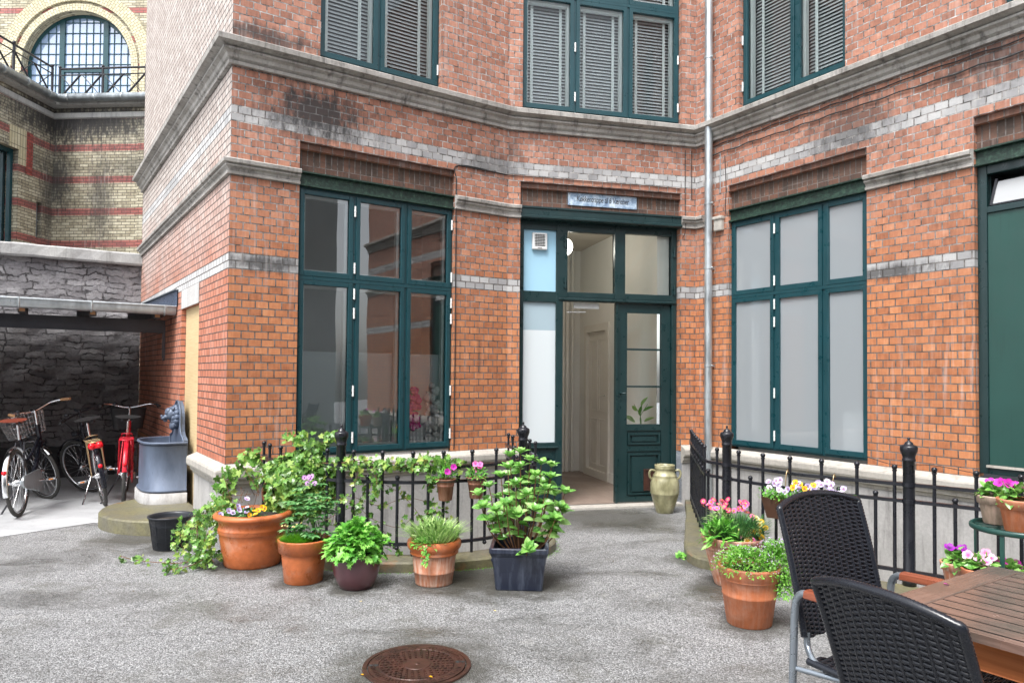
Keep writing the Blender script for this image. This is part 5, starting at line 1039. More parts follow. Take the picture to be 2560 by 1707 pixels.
        if rk == 'brass_wire': mb = MB(); mb.ball(V((-.265, .035, z-.035)), .036, 12, 8); mb.ball(V((-.265, -.035, z-.035)), .036, 12, 8); mb.box(V((-.285, -.04, z-.06)), V((.03, 0, 0)), V((0, .08, 0)), V((0, 0, .045))); B(mb, 'rear_light', 'reflector_red')
    mb = MB(); mb.ball(V((-rW*.92-.03, 0, rW+.14)), .022, 10, 6); B(mb, 'reflector', c.get('refl', 'reflector_red'))
    if c.get('skirt'):
        mb = MB()
        for y in (-.035, .035): mb.face([V((0, y, rW))]+[V((rW*1.0*math.cos(a), y, rW+rW*1.0*math.sin(a))) for a in [R(30)+R(120)*k/10 for k in range(11)]])
        B(mb, 'coat_guard', c['skirt'])
    if c.get('basket'):
        wire = c['basket']; mb = MB(); bo = V((.80+.24, 0, .86)); hx, hy, hh = .14, .19, .24
        def bkt(k, z): a = 2*PI*k/36; f = .82+.18*z; return st(bo+V((hx*f*max(-1, min(1, 1.25*math.cos(a))), hy*f*max(-1, min(1, 1.25*math.sin(a))), -.1+hh*z)))
        if wire == 'wire':
            for z in (0, .25, .5, .75, 1): mb.tube([bkt(k, z) for k in range(37)], .0025 if z not in (0, 1) else .004, 5)
            for k in range(36): mb.tube([bkt(k, 0), bkt(k, 1)], .0018, 4)
            for k in range(-4, 5): mb.tube([st(bo+V((-hx*.8, k*.035, -.1))), st(bo+V((hx*.8, k*.035, -.1)))], .0018, 4)
            B(mb, 'basket', 'chrome')
        else:
            mb.grid([[bkt(k, z) for k in range(37)] for z in (0, .25, .5, .75, 1)]); mb.face([bkt(k, 0) for k in range(36)]); mb.tube([bkt(k, 1) for k in range(37)], .008, 6); B(mb, 'basket', 'black_rubber')
    return root
bicycle('dark bicycle with brown saddle, silver mudguards and wire basket, leftmost in the shelter', (-4.86, 7.12), R(109), R(-5), R(46), dict(frame='bike_black', guard='chrome', saddle='saddle_brown', case='galvanised', grip='tan_cork', basket='wire', crank=R(-5), rise=.16))
bicycle('black bicycle with brass wire rear rack and round red rear light, middle of the shelter', (-4.37, 7.75), R(126), R(-11), R(36), dict(frame='bike_black', guard='bike_black', saddle='black_rubber', rack='brass_wire', flat=1, bar='dark_steel', stem='dark_steel', diamond=1, crank=R(8), rise=.12))
bicycle('red bicycle with black front basket seen from behind, nearest the brick wall', (-4.20, 7.80), R(117), R(1.5), R(4), dict(frame='bike_red', guard='bike_red', saddle='black_rubber', basket='solid', case='bike_red', skirt='bike_red', rack='bike_red', crank=R(-25), rise=.17, rg=170))
# ================================================================ leaves and flowers
OUT = {'ivy': [(0, .05), (.20, -.10), (.47, .08), (.30, .28), (.52, .55), (.24, .58), (0, 1.0)], 'oval': [(0, 0), (.20, .14), (.31, .38), (.28, .64), (.13, .88), (0, 1)],
       'lin': [(0, 0), (.07, .3), (.06, .7), (0, 1)], 'lobed': [(0, 0), (.28, .05), (.22, .28), (.46, .38), (.26, .56), (.34, .84), (.12, .78), (0, 1)], 'small': [(0, 0), (.3, .3), (.26, .7), (0, 1)]}
rp = random.Random(77)
def rv(s=1): return V((rp.uniform(-s, s), rp.uniform(-s, s), rp.uniform(-s, s)))
def leaf1(mb, p, d, nrm, L, Wd, kind, curl=.25, fold=.25):
    d = V(d).normalized(); x = d.cross(V(nrm))
    if x.length < 1e-3: x = d.cross(V((.3, .7, .2)))
    x.normalize(); z = x.cross(d).normalized(); o = OUT[kind]; i0 = len(mb.v); xm = max(a for a, b in o)
    mid = []
    def P(a, b): return V(p)+x*a*Wd+d*b*L+z*(abs(a)*fold*Wd-curl*L*b*b)
    n_ = len(o)
    R_ = [P(a, b) for a, b in o]; L_ = [P(-a, b) for a, b in o]; mids = [P(0, .33), P(0, .66)]
    mb.v += [tuple(q) for q in R_+L_[1:-1]+mids]
    ir = [i0+i for i in range(n_)]; il = [ir[0]]+[i0+n_+i for i in range(n_-2)]+[ir[-1]]; m0, m1 = i0+2*n_-2, i0+2*n_-1
    for side in (ir, il):
        for k in range(n_-1):
            c_ = m0 if (o[k][1]+o[k+1][1])/2 < .5 else m1
            f = (side[k], side[k+1], c_) if side is ir else (side[k+1], side[k], c_)
            mb.f.append(f); ua, ub = o[k][0]/xm, o[k+1][0]/xm; ua, ub = max(ua, .35 if 0 < k else 0), max(ub, .35 if k < n_-2 else 0)
            mb.uv.append([(ua, o[k][1]), (ub, o[k+1][1]), (0, .5)] if side is ir else [(ub, o[k+1][1]), (ua, o[k][1]), (0, .5)]); mb.mi.append(0); mb.sm.append(False)
        sw = [k for k in range(n_-1) if (o[k][1]+o[k+1][1])/2 >= .5][0]
        mb.f.append((m0, m1, side[sw]) if side is ir else (m1, m0, side[sw])); mb.uv.append([(0, .3), (0, .6), (min(1, max(.35, o[sw][0]/xm)), .5)] if side is ir else [(0, .6), (0, .3), (min(1, max(.35, o[sw][0]/xm)), .5)]); mb.mi.append(0); mb.sm.append(False)
def pot(mb, c, prof, n=40, sq=None): mb.lathe(c, prof, n)
def soil(c, r, z, root):
    mb = MB(); mb.lathe((c[0], c[1], z), [(r, 0), (r*.7, .008), (r*.35, .012), (.001, .01)], 20); return mb.build('soil', M['soil'], root)
# one flower mesh per kind, copied with its own place and tilt
FM = {}
def flower_mesh(kind):
    if kind in FM: return FM[kind]
    mb = MB()
    def petal_(ang, r, L, w_, lift, mi=0, z0=0):
        c, s = math.cos(ang), math.sin(ang); X, Y = V((c, s, 0)), V((-s, c, 0)); n_ = 6; rows = []
        for i in range(n_+1):
            f = i/n_; hw = w_*math.sin(PI*min(.98, .12+.80*f))**.7*.5 if f < 1 else w_*.18
            rows.append([X*(r+L*f)+Y*hw*t+V((0, 0, z0+lift*f*f+.12*w_*abs(t)*f)) for t in (-1, 0, 1)])
        mb.grid(rows, mi=mi, sm=True, uv=lambda a, b: (a/n_, 0))
    if kind.startswith('pansy'):
        for a, L, w_, lf, z_ in ((R(60), .019, .021, .004, 0), (R(120), .019, .021, .004, 0), (R(10), .016, .017, .003, .001), (R(170), .016, .017, .003, .001), (R(-90), .019, .024, .005, .002)): petal_(a, .0, L, w_, lf, 0, z_)
        mb.ball((0, -.001, .003), .0028, 6, 4, mi=1)
        mats = {'pansy_violet': ('petal_violet', 'petal_yellow'), 'pansy_yellow': ('petal_yellow', 'petal_purple'), 'pansy_white': ('petal_white', 'petal_yellow')}[kind]
    elif kind.startswith('daisy') or kind == 'allium':
        for k in range(14): petal_(2*PI*k/14, .003, .016, .0075, .002*(k % 2))
        mb.lathe((0, 0, 0), [(.006, .0), (.0055, .003), (.001, .005)], 10, mi=1)
        mats = {'daisy_cream': ('petal_cream', 'petal_yellow'), 'daisy_crimson': ('petal_crimson', 'petal_yellow'), 'daisy_pink': ('petal_pink', 'petal_yellow'), 'allium': ('petal_allium', 'petal_purple'), 'daisy_yellow': ('petal_yellow', 'petal_yellow')}[kind]
    else:
        for k in range(5): petal_(2*PI*k/5, .002, .026, .030, .004+.004*(k % 2))
        mb.lathe((0, 0, -.02), [(.003, 0), (.004, .012), (.006, .02)], 8, mi=1)
        mats = {'petunia_magenta': ('petal_magenta', 'petal_purple'), 'petunia_pink': ('petal_palepink', 'petal_crimson'), 'petunia_purple': ('petal_purple', 'petal_purple'), 'dianthus': ('petal_pink', 'petal_crimson')}[kind]
    me = bpy.data.meshes.new('flower'); me.from_pydata(mb.v, [], mb.f); ul = me.uv_layers.new(name='UVMap'); ul.data.foreach_set('uv', [c for u in mb.uv for p in u for c in p])
    me.polygons.foreach_set('material_index', mb.mi); me.polygons.foreach_set('use_smooth', mb.sm)
    for m_ in mats: me.materials.append(M[m_])
    FM[kind] = me; return me
def flower(root, kind, p, d, s=1.0):
    o = bpy.data.objects.new('flower', flower_mesh(kind)); col.objects.link(o); o.parent = root
    q = V(d).normalized().to_track_quat('Z', 'Y').to_matrix().to_4x4()
    o.matrix_basis = root_matrix(root).inverted() @ (Matrix.Translation(V(p)) @ q @ Matrix.Rotation(rp.uniform(-.4, .4), 4, 'Z') @ Matrix.Diagonal((s, s, s, 1))); return o
CAMV = V((0, 0, CAMH))
def facing(p, k=.6): return ((CAMV-V(p)).normalized()*k+V((0, 0, .5))+rv(.45))
def mound(root, c, z, rx, rz_, n, kind, L, Wd, mat, ry=None, name='foliage', droop=.2, curl=.3, fill=.55, lean=(0, 0)):
    mb = MB(); ry = ry or rx
    for i in range(n):
        a = rp.uniform(0, 2*PI); u = rp.random()**.5; e = rp.uniform(-.15, PI/2); rr = fill+(1-fill)*rp.random(); lump = 1+.16*noise.noise(V((math.cos(a)*2.2, math.sin(a)*2.2, e*2+z*9)))
        d = V((math.cos(a)*math.cos(e), math.sin(a)*math.cos(e), math.sin(e))); p = V((c[0]+d.x*rx*rr*lump+lean[0]*d.z, c[1]+d.y*ry*rr*lump+lean[1]*d.z, z+max(-.4, d.z)*rz_*rr*lump))
        dd = (d+V((0, 0, -droop))+rv(.7)).normalized(); nn = (V((0, 0, 1))+d*.6+rv(.5)).normalized(); s = rp.uniform(.65, 1.25)
        leaf1(mb, p, dd, nn, L*s, Wd*s, kind, curl)
    return mb.build(name, M[mat], root)
def tuft(root, c, z, r, h, n, mat, w_=.006, name='foliage', spread=1.0):
    mb = MB()
    for i in range(n):
        a = rp.uniform(0, 2*PI); q = r*rp.random()**.5; b = V((c[0]+math.cos(a)*q*.7, c[1]+math.sin(a)*q*.7, z)); t = b+V((math.cos(a)*q*.6*spread+rp.uniform(-.02, .02), math.sin(a)*q*.6*spread+rp.uniform(-.02, .02), h*rp.uniform(.5, 1.1)*(1-.35*(q/r)**2)))
        m_ = b.lerp(t, .55)+V((0, 0, h*.12)); x = (t-b).cross(V((0, 0, 1)))+rv(.3)*.02; x = x.normalized()*w_*rp.uniform(.6, 1.3)
        for p0, p1, w0, w1 in ((b, m_, .7, 1), (m_, t, 1, .05)): mb.face([p0-x*w0, p0+x*w0, p1+x*w1, p1-x*w1], [(0, 0), (1, 0), (1, 1), (0, 1)])
    return mb.build(name, M[mat], root)
def stems(root, pts_list, r=.003, mat='stem_brown', name='stem'):
    for pts in pts_list: mb = MB(); mb.tube(path(pts, 5), [r*(1-.5*i/(len(path(pts, 5)))) for i in range(len(path(pts, 5)))], 6); mb.build(name, M[mat], root)
def rosette(mb, p, d, n, L, Wd, kind='oval'):
    d = V(d).normalized(); x = d.cross(V((.2, .3, 1))).normalized(); y = d.cross(x); a0 = rp.uniform(0, 6)
    for i in range(n):
        a = a0+i*2.4; op = .22+.78*(i/n); dd = d*math.cos(op)+(x*math.cos(a)+y*math.sin(a))*math.sin(op); s = .55+.5*i/n; leaf1(mb, V(p), dd, d, L*s*rp.uniform(.85, 1.15), Wd*s, kind, .3, .3)
def pp(name, lab, cat, c, grp=None): return thing(name, lab, cat, (c[0], c[1], c[2] if len(c) > 2 else 0), 0, grp)
GR = 'potted plants standing in the courtyard'
# big terracotta bowl with violets and ivy behind
c = (-1.95, 5.45); r = pp('potted_plant', 'largest terracotta pot with violet and yellow pansies, ivy spilling behind it', 'potted plant', c, GR)
mb = MB(); mb.lathe((c[0], c[1], 0), [(.001, .005), (.195, .0), (.205, .012), (.222, .10), (.238, .20), (.243, .245), (.250, .25), (.246, .257), (.252, .262), (.247, .269), (.253, .274), (.248, .285), (.243, .31), (.25, .335), (.268, .35), (.283, .36), (.285, .378), (.272, .392), (.25, .395), (.238, .38), (.232, .34)], 56); mb.build('pot', M['terracotta'], r); soil(c, .235, .355, r)
mound(r, (c[0]-.02, c[1]-.1), .36, .16, .07, 330, 'small', .026, .02, 'dark_leaf', ry=.1)
for q in ((-.14, -.12, .42), (-.08, -.1, .45), (-.10, -.14, .41), (-.02, -.08, .50), (-.01, -.12, .44), (-.2, -.12, .39), (-.06, -.13, .43), (.0, -.14, .41)): p = V((c[0]+q[0], c[1]+q[1], q[2]-.005)); flower(r, 'pansy_violet', p, facing(p), 1.25)
for q in ((.03, -.17, .40), (.06, -.14, .42), (.09, -.15, .43), (.13, -.12, .44), (.11, -.13, .45), (.08, -.18, .405)): p = V((c[0]+q[0], c[1]+q[1], q[2]-.005)); flower(r, 'pansy_yellow', p, facing(p), 1.15)
# terracotta pot 2: moss cushion and palmate plant
c = (-1.435, 5.005); r = pp('potted_plant', 'plain terracotta pot with bright moss cushion and tall palm leaved shoots', 'potted plant', c, GR)
mb = MB(); mb.lathe((c[0], c[1], 0), [(.001, .004), (.125, .0), (.130, .006), (.150, .19), (.152, .205), (.168, .208), (.176, .285), (.178, .292), (.17, .297), (.158, .29), (.155, .26)], 48); mb.build('pot', M['terracotta'], r); soil(c, .156, .265, r)
tuft(r, (c[0]-.03, c[1]-.03), .255, .115, .085, 1500, 'moss_leaf', .0022, 'moss_cushion', 1.1)
mb = MB()
pls = []
for k in range(88):
    a = rp.uniform(0, 2*PI); t = rp.random()**.55; h = .28+.36*rp.random(); b = V((c[0]+.08, c[1]+.06, .27)); tp = V((c[0]+.05+math.cos(a)*.17*t+rp.uniform(-.02, .02), c[1]+.04+math.sin(a)*.13*t, h+.04*(1-t))); pls.append([b+rv(.02)*V((1, 1, 0)).length*.0+V((rp.uniform(-.03, .03), rp.uniform(-.03, .03), 0)), b.lerp(tp, .5)+rv(.015), tp])
    n_ = 6; out_ = (tp-b).normalized()
    for j in range(n_): an = 2*PI*j/n_+a; dd = V((math.cos(an), math.sin(an), .1))+out_*.2; leaf1(mb, tp, dd, V((0, 0, 1))+rv(.25), .052*rp.uniform(.8, 1.2), .034, 'oval', .35)
mb.build('palmate_leaves', M['palmate_leaf'], r); stems(r, pls[:20], .002, 'stem_green')
for k in range(7): flower(r, 'allium', V((c[0]+.03+rp.uniform(-.04, .04), c[1]+.01, .685+rp.uniform(-.02, .04))), V((rp.uniform(-.8, .8), -1, .5)), 1.0)
for k in range(9): q0 = V((c[0]-.12+.018*k, c[1]-.03+rp.uniform(-.02, .03), .30)); q1 = q0+V((rp.uniform(-.03, .0), 0, .075+rp.uniform(0, .025))); stems(r, [[q0, q0.lerp(q1, .5), q1]], .0012, 'stem_green'); flower(r, 'daisy_cream', q1, V((-.3, -.5, .8)), .4)
# maroon glazed pot
c = (-1.04, 4.87); r = pp('potted_plant', 'maroon glazed round pot with bright green celery like leaves', 'potted plant', c, GR)
mb = MB(); mb.lathe((c[0], c[1], 0), [(.001, .004), (.098, .0), (.105, .006), (.128, .04), (.150, .10), (.161, .155), (.161, .20), (.156, .228), (.160, .236), (.155, .242), (.145, .235), (.142, .2)], 48); mb.build('pot', M['maroon_glaze'], r); soil(c, .142, .205, r)
mound(r, (c[0], c[1]-.01), .235, .185, .19, 620, 'lobed', .062, .058, 'bright_leaf', droop=.35, fill=.6)
stems(r, [[(c[0]+rp.uniform(-.05, .05), c[1]+rp.uniform(-.05, .05), .22), (c[0]+a*.06, c[1]+b*.06, .32), (c[0]+a*.13, c[1]+b*.13, .36)] for a, b in ((1, 0), (-1, 0), (.6, -.8), (-.6, -.8), (0, 1), (.2, -.3))], .003, 'stem_green')
# rolled rim pot with carnation foliage
c = (-.527, 4.985); r = pp('potted_plant', 'pale ribbed terracotta pot with thick orange rim and spiky grey green leaves', 'potted plant', c, GR)
mb = MB(); mb.lathe((c[0], c[1], 0), [(.001, .004), (.122, .0), (.128, .004), (.128, .015), (.130, .02), (.138, .085), (.143, .088), (.139, .095), (.150, .19), (.154, .215)], 48); mb.build('pot', M['terracotta_pale'], r)
mb = MB(); mb.lathe((c[0], c[1], 0), [(.152, .205), (.165, .208), (.169, .216), (.165, .222), (.170, .235), (.182, .25), (.188, .272), (.183, .296), (.17, .305), (.155, .30), (.148, .28), (.146, .24)], 48); mb.build('rim', M['terracotta'], r); soil(c, .15, .27, r)
tuft(r, (c[0]+.0, c[1]-.0), .275, .175, .175, 620, 'grey_leaf', .0034, 'spiky_leaves', 1.5)
mound(r, (c[0]+.01, c[1]), .29, .155, .12, 260, 'lin', .055, .085, 'grey_leaf', droop=-.3, fill=.5)
mound(r, (c[0]-.04, c[1]-.13), .285, .11, .045, 260, 'small', .024, .022, 'bright_leaf', ry=.06, name='trailing_herb')
mb = MB()
for k in range(34): t = k/33; leaf1(mb, (c[0]-.04+rp.uniform(-.02, .02), c[1]-.185-.01*t, .27-.10*t+rp.uniform(-.01, .01)), rv(1)+V((0, -.6, -.3)), V((0, -1, .4)), .024, .02, 'small')
mb.build('trailing_shoot', M['bright_leaf'], r)
# square navy planter with hydrangea
c = (.066, 4.965); r = pp('potted_plant', 'square navy blue glazed planter with tall leafy hydrangea', 'potted plant', c, GR); an = R(-3)
def sq(mb, prof, n_=4):
    rows = []
    for h, z in prof:
        pts = []
        for k in range(4):
            a = PI/4+k*PI/2+an
            for j in (-1, 0, 1): # rounded corners
                aa = a+j*.05; rr_ = h*math.sqrt(2)*(.975 if j else .99); pts.append(V((c[0]+math.cos(aa)*rr_, c[1]+math.sin(aa)*rr_, z)))
        rows.append(pts)
    mb.grid(rows, close=True, sm=False)
mb = MB(); sq(mb, [(.001, .004), (.152, .0), (.155, .006), (.165, .12), (.180, .225), (.192, .25), (.195, .255), (.195, .28), (.190, .285), (.168, .285), (.163, .25), (.155, .1), (.001, .1)]); mb.build('pot', M['navy_glaze'], r)
mb = MB(); mb.ball((c[0]-.178, c[1]-.02, .17), .022, 12, 8); mb.build('knob', M['navy_glaze'], r); mb = MB(); mb.face([(c[0]+x, c[1]+y, .19) for x, y in ((-.16, -.16), (.16, -.16), (.16, .16), (-.16, .16))]); mb.build('soil', M['soil'], r)
mb = MB(); st_ = []
tips = [(-.36, .0, .68), (-.31, -.05, .60), (-.27, .02, .74), (-.20, -.08, .58), (-.17, .03, .82), (-.11, -.02, .90), (-.09, .05, .98), (-.04, -.05, .78), (.0, .02, .90), (.05, -.06, .70), (.08, .03, .95), (.13, -.03, .84), (.18, .04, .92), (.21, -.05, .74), (.26, .0, .82), (.30, .03, .68), (.33, -.04, .60), (.38, .0, .70), (.29, -.08, .52), (.12, -.12, .60), (-.12, -.12, .64), (-.24, -.06, .50), (.06, -.19, .34), (.0, .08, 1.0), (.27, .05, .90), (.37, .02, .54), (-.02, -.1, .56)]
for t in tips+[(a*.8+.03, b+.05, z*.86) for a, b, z in tips[2:22:2]]:
    tp = V((c[0]+t[0]*.80, c[1]+t[1]*1.4, t[2]*.87+.01)); b = V((c[0]+t[0]*.18, c[1]+t[1]*.3, .2)); m1 = b.lerp(tp, .5)+V((t[0]*.10, 0, -.03)); st_.append([b, m1, tp])
    rosette(mb, tp, (tp-m1).normalized()+V((0, -.2, .5)), 9, .084, .092)
    for f in (.6, .82):
        q = m1.lerp(tp, (f-.45)/.55)
        for s in (0, 1): leaf1(mb, q, V((rp.choice((-1, 1)), rp.uniform(-.7, .5), rp.uniform(-.1, .5))), V((0, -.5, 1))+rv(.3), .074*rp.uniform(.8, 1.15), .088, 'oval', .3, .35)
mb.build('leaves', M['hydrangea_leaf'], r); stems(r, st_, .0055)
# black bucket of soil
c = (-2.79, 5.91); r = thing('bucket', 'black plastic flower bucket filled with bare soil', 'bucket', (c[0], c[1], 0))
mb = MB(); mb.lathe((c[0], c[1], 0), [(.001, .004), (.125, .0), (.130, .006), (.139, .07), (.142, .072), (.140, .078), (.143, .08), (.155, .19), (.158, .192), (.156, .2), (.160, .205), (.168, .255), (.176, .258), (.178, .268), (.165, .268), (.160, .25), (.150, .2)], 44); mb.build('tub', M['pot_black'], r); soil(c, .156, .225, r)
mb = MB()
for k in range(12): a = 2*PI*k/12+.2; mb.bar((c[0]+.131*math.cos(a), c[1]+.131*math.sin(a), .01), (c[0]+.166*math.cos(a), c[1]+.166*math.sin(a), .25), .004, .004)
mb.build('ribs', M['pot_black'], r)
# stoneware jar by the door
c = (1.63, 7.62); r = thing('stoneware_jar', 'tall greenish yellow stoneware jar with two small handles by the door', 'jar', (c[0], c[1], 0))
mb = MB(); mb.lathe((c[0], c[1], 0), [(.001, .0), (.085, .0), (.09, .008), (.105, .06), (.13, .14), (.147, .20), (.15, .205), (.149, .212), (.152, .26), (.15, .31), (.137, .36), (.124, .385), (.128, .392), (.118, .40), (.103, .43), (.098, .455), (.105, .462), (.106, .478), (.104, .485), (.108, .495), (.104, .505), (.092, .505), (.088, .48), (.088, .40)], 44); mb.build('body', M['jar_glaze'], r)
for s in (-1, 1): mb = MB(); mb.tube(path([(c[0]+s*.10, c[1], .44), (c[0]+s*.145, c[1]-.01, .45), (c[0]+s*.165, c[1]-.01, .42), (c[0]+s*.158, c[1]-.005, .375), (c[0]+s*.135, c[1], .35)], 6), .012, 10); mb.build('handle', M['jar_glaze'], r)
# pale ribbed pot with daisies
c = (1.545, 5.01); r = pp('potted_plant', 'pale streaked terracotta pot with crimson and yellow daisies beside the right railing', 'potted plant', c, GR)
mb = MB(); prof = [(.001, .004), (.115, .0), (.12, .004), (.140, .08), (.165, .18), (.185, .25), (.195, .255), (.190, .262), (.198, .27), (.193, .277), (.205, .28), (.214, .325), (.216, .333), (.208, .338), (.19, .33), (.185, .28)]
mb.lathe((c[0], c[1], 0), prof, 56)
for k in range(64): a = 2*PI*k/64; mb.tube([(c[0]+q*math.cos(a), c[1]+q*math.sin(a), z) for q, z in ((.118, .006), (.1405, .08), (.1655, .18), (.183, .245))], .0035, 4, cap=False)
mb.build('pot', M['terracotta_pale'], r); soil(c, .19, .295, r)
mound(r, (c[0]-.11, c[1]-.08), .32, .11, .11, 230, 'lin', .07, .13, 'bright_leaf', droop=-.2, name='long_leaves')
tuft(r, (c[0]+.03, c[1]-.0), .31, .19, .20, 1100, 'dark_leaf', .0022, 'feathery_leaves', 1.3); mound(r, (c[0]+.1, c[1]-.06), .33, .13, .13, 420, 'lin', .04, .05, 'dark_leaf', name='feathery_leaves'); mound(r, (c[0]-.05, c[1]+.05), .36, .13, .16, 420, 'lin', .04, .05, 'grey_leaf', name='feathery_leaves')
for k in range(34): x = rp.uniform(-.20, .13); p = V((c[0]+x, c[1]+rp.uniform(-.02, .14), .535+rp.uniform(-.03, .045)-.2*max(0, x)**1)); flower(r, rp.choice(('daisy_crimson', 'daisy_crimson', 'daisy_pink')), p, facing(p, .4), 1.1); stems(r, [[(c[0]+x*.5, c[1]+.02, .36), (c[0]+x*.8, c[1]+.03, .45), tuple(p)]], .0012, 'stem_green') if k % 2 else None
for k in range(30): a = rp.uniform(-2.4, .8); rr_ = rp.uniform(.08, .2); p = V((c[0]+.05+math.cos(a)*rr_*.85, c[1]+math.sin(a)*rr_*.9, .47-.45*max(0, rr_-.1)-.1*max(0, -math.sin(a)))); flower(r, rp.choice(('daisy_cream', 'daisy_cream', 'daisy_yellow', 'daisy_pink')), p, facing(p), 1.15)
# orange pot with small white flowering herb
c = (1.40, 4.225); r = pp('potted_plant', 'orange terracotta pot in front of the chairs overflowing with fine green herb', 'potted plant', c, GR)
mb = MB(); mb.lathe((c[0], c[1], 0), [(.001, .004), (.122, .0), (.127, .005), (.150, .165), (.155, .17), (.152, .178), (.163, .26), (.172, .265), (.168, .272), (.172, .275), (.178, .325), (.18, .335), (.17, .34), (.158, .33), (.155, .29)], 48); mb.build('pot', M['terracotta_plain'], r); soil(c, .157, .30, r)
mound(r, (c[0]-.03, c[1]-.02), .325, .19, .12, 2300, 'small', .018, .013, 'herb_leaf', droop=0, fill=.45); mound(r, (c[0]+.15, c[1]-.03), .31, .14, .17, 2200, 'small', .018, .013, 'herb_leaf', droop=.1, fill=.4, name='foliage'); mound(r, (c[0]+.17, c[1]-.10), .20, .075, .14, 900, 'small', .016, .012, 'herb_leaf', droop=.5, fill=.3, name='trailing_foliage')
mb = MB()
for k in range(420): a = rp.uniform(0, 2*PI); e = rp.uniform(0, 1.4); s = rp.choice((0, 1)); cx, rr_, hh = ((c[0]-.03, .195, .125), (c[0]+.15, .145, .175))[s]; p = V((cx+math.cos(a)*math.cos(e)*rr_, c[1]-.02+math.sin(a)*math.cos(e)*rr_, .325+math.sin(e)*hh)); leaf1(mb, p, rv(1), V((0, -.5, 1)), .006, .008, 'small')
tf = mb.build('tiny_flowers', M['petal_white'], r); tf['kind'] = 'stuff'
# pots hanging on the left railing
def rail_pt(RP, xq):   # nearest railing point lying in direction X/Z = xq from the viewer
    P_ = path([(x, y, 0) for x, y in RP], 12); return min(P_, key=lambda q: abs(q.x/q.y-xq)+(q.y > 6.2)*.5)
for xq, lab, kk in ((-.089, 'left of the two rusty pots hanging on the railing, magenta flowers', 2), (-.047, 'right of the two rusty pots hanging on the railing, small pink flowers', 3)):
    q = rail_pt(RAILL, xq); c = (q.x-.01, q.y-.095); r = pp('hanging_pot', lab, 'hanging pot', (c[0], c[1], .50), 'rusty pots hung on the left railing')
    mb = MB(); mb.lathe((c[0], c[1], .50), [(.001, .003), (.047, 0), (.05, .004), (.062, .105), (.066, .108), (.063, .112), (.071, .15), (.077, .152), (.078, .16), (.07, .16), (.064, .14)], 32); mb.build('pot', M['pot_rusty'], r); soil(c, .066, .635, r)
    mb = MB(); mb.tube([V((c[0]+.078*math.cos(a), c[1]+.078*math.sin(a), .645)) for a in [2*PI*k/24 for k in range(25)]], .003, 6)
    mb.build('wire_ring', M['black_rubber'], r)
    for s in (-.03, .03): mb = MB(); mb.tube(path([(c[0]+s, c[1]+.075, .645), (q.x+s, q.y-.02, .70), (q.x+s, q.y-.02, .76), (q.x+s, q.y+.02, .76), (q.x+s, q.y+.02, .73)], 4), .0028, 6); mb.build('hook', M['black_rubber'], r)
    mound(r, c, .66, .075, .07, 130, 'lin', .045, .075, 'bright_leaf', droop=-.3)
    for k in range(kk+1): p = V((c[0]+rp.uniform(-.03, .07), c[1]-.05+rp.uniform(-.02, .05), .715+rp.uniform(-.01, .05))); flower(r, 'dianthus' if kk == 3 else 'petunia_magenta', p, facing(p, 1.2), .85)
# flower box hung on the right railing
a_ = V((1.90, 5.28, 0)); b_ = V((2.33, 4.88, 0)); dd = (b_-a_).normalized(); nn = V((dd.y, -dd.x, 0))*1; nn = -nn if nn.dot(V((-1, -1, 0))) < 0 else nn
r = pp('flower_box', 'brown flower box of violet, white and yellow pansies hanging on the right railing', 'flower box', ((a_.x+b_.x)/2, (a_.y+b_.y)/2, .43))
mb = MB(); Lb = (b_-a_).length
for (w0, w1, z0_, z1_) in ((.02, .12, .43, .57),):
    q = lambda u, w_, z: a_+dd*u+nn*w_+V((0, 0, z)); bt = [q(.03, .03, .43), q(Lb-.03, .03, .43), q(Lb-.03, .12, .43), q(.03, .12, .43)]; tp = [q(0, .01, .58), q(Lb, .01, .58), q(Lb, .15, .58), q(0, .15, .58)]; ti = [q(.012, .022, .565), q(Lb-.012, .022, .565), q(Lb-.012, .138, .565), q(.012, .138, .565)]
    mb.face(bt)
    for i in range(4): j = (i+1) % 4; mb.face([bt[i], bt[j], tp[j], tp[i]]); mb.face([tp[i], tp[j], ti[j], ti[i]])
mb.build('box', simple('box_brown', (.09, .045, .03), .4), r); mb = MB(); mb.face([p+V((0, 0, -.004)) for p in ti]); mb.build('soil', M['soil'], r)
for u in (.12, Lb-.14): mb = MB(); mb.tube(path([q(u, .0, .5), q(u, .0, .70), q(u, -.03, .765), q(u, -.06, .74)], 5), .004, 6); mb.build('hook', M['brass_wire'], r)
mb = MB()
for k in range(720):
    u = rp.uniform(-.01, Lb+.01); w_ = rp.uniform(-.01, .17); leaf1(mb, q(u, w_, .575+rp.uniform(-.01, .06)), rv(1)+nn*.4+V((0, 0, .2)), V((0, 0, 1))+rv(.4), .032*rp.uniform(.6, 1.2), .022, 'small')
mb.build('foliage', M['bright_leaf'], r)
for k in range(46):
    u = Lb*(k+.5)/46+rp.uniform(-.015, .015); p = q(u, rp.uniform(.0, .16), .645+rp.uniform(-.03, .07)); f = u/Lb
    kd = 'pansy_yellow' if .38 < f < .62 and rp.random() < .75 else rp.choice(('pansy_violet', 'pansy_violet', 'pansy_white')); flower(r, kd, p, facing(p, 1.0), 1.25)
stems(r, [[q(u, .08, .57), q(u, .08, .62), q(u+.01, .07, .70)] for u in (.03, .1, .2, .33, .42, .5)], .0012, 'stem_green')
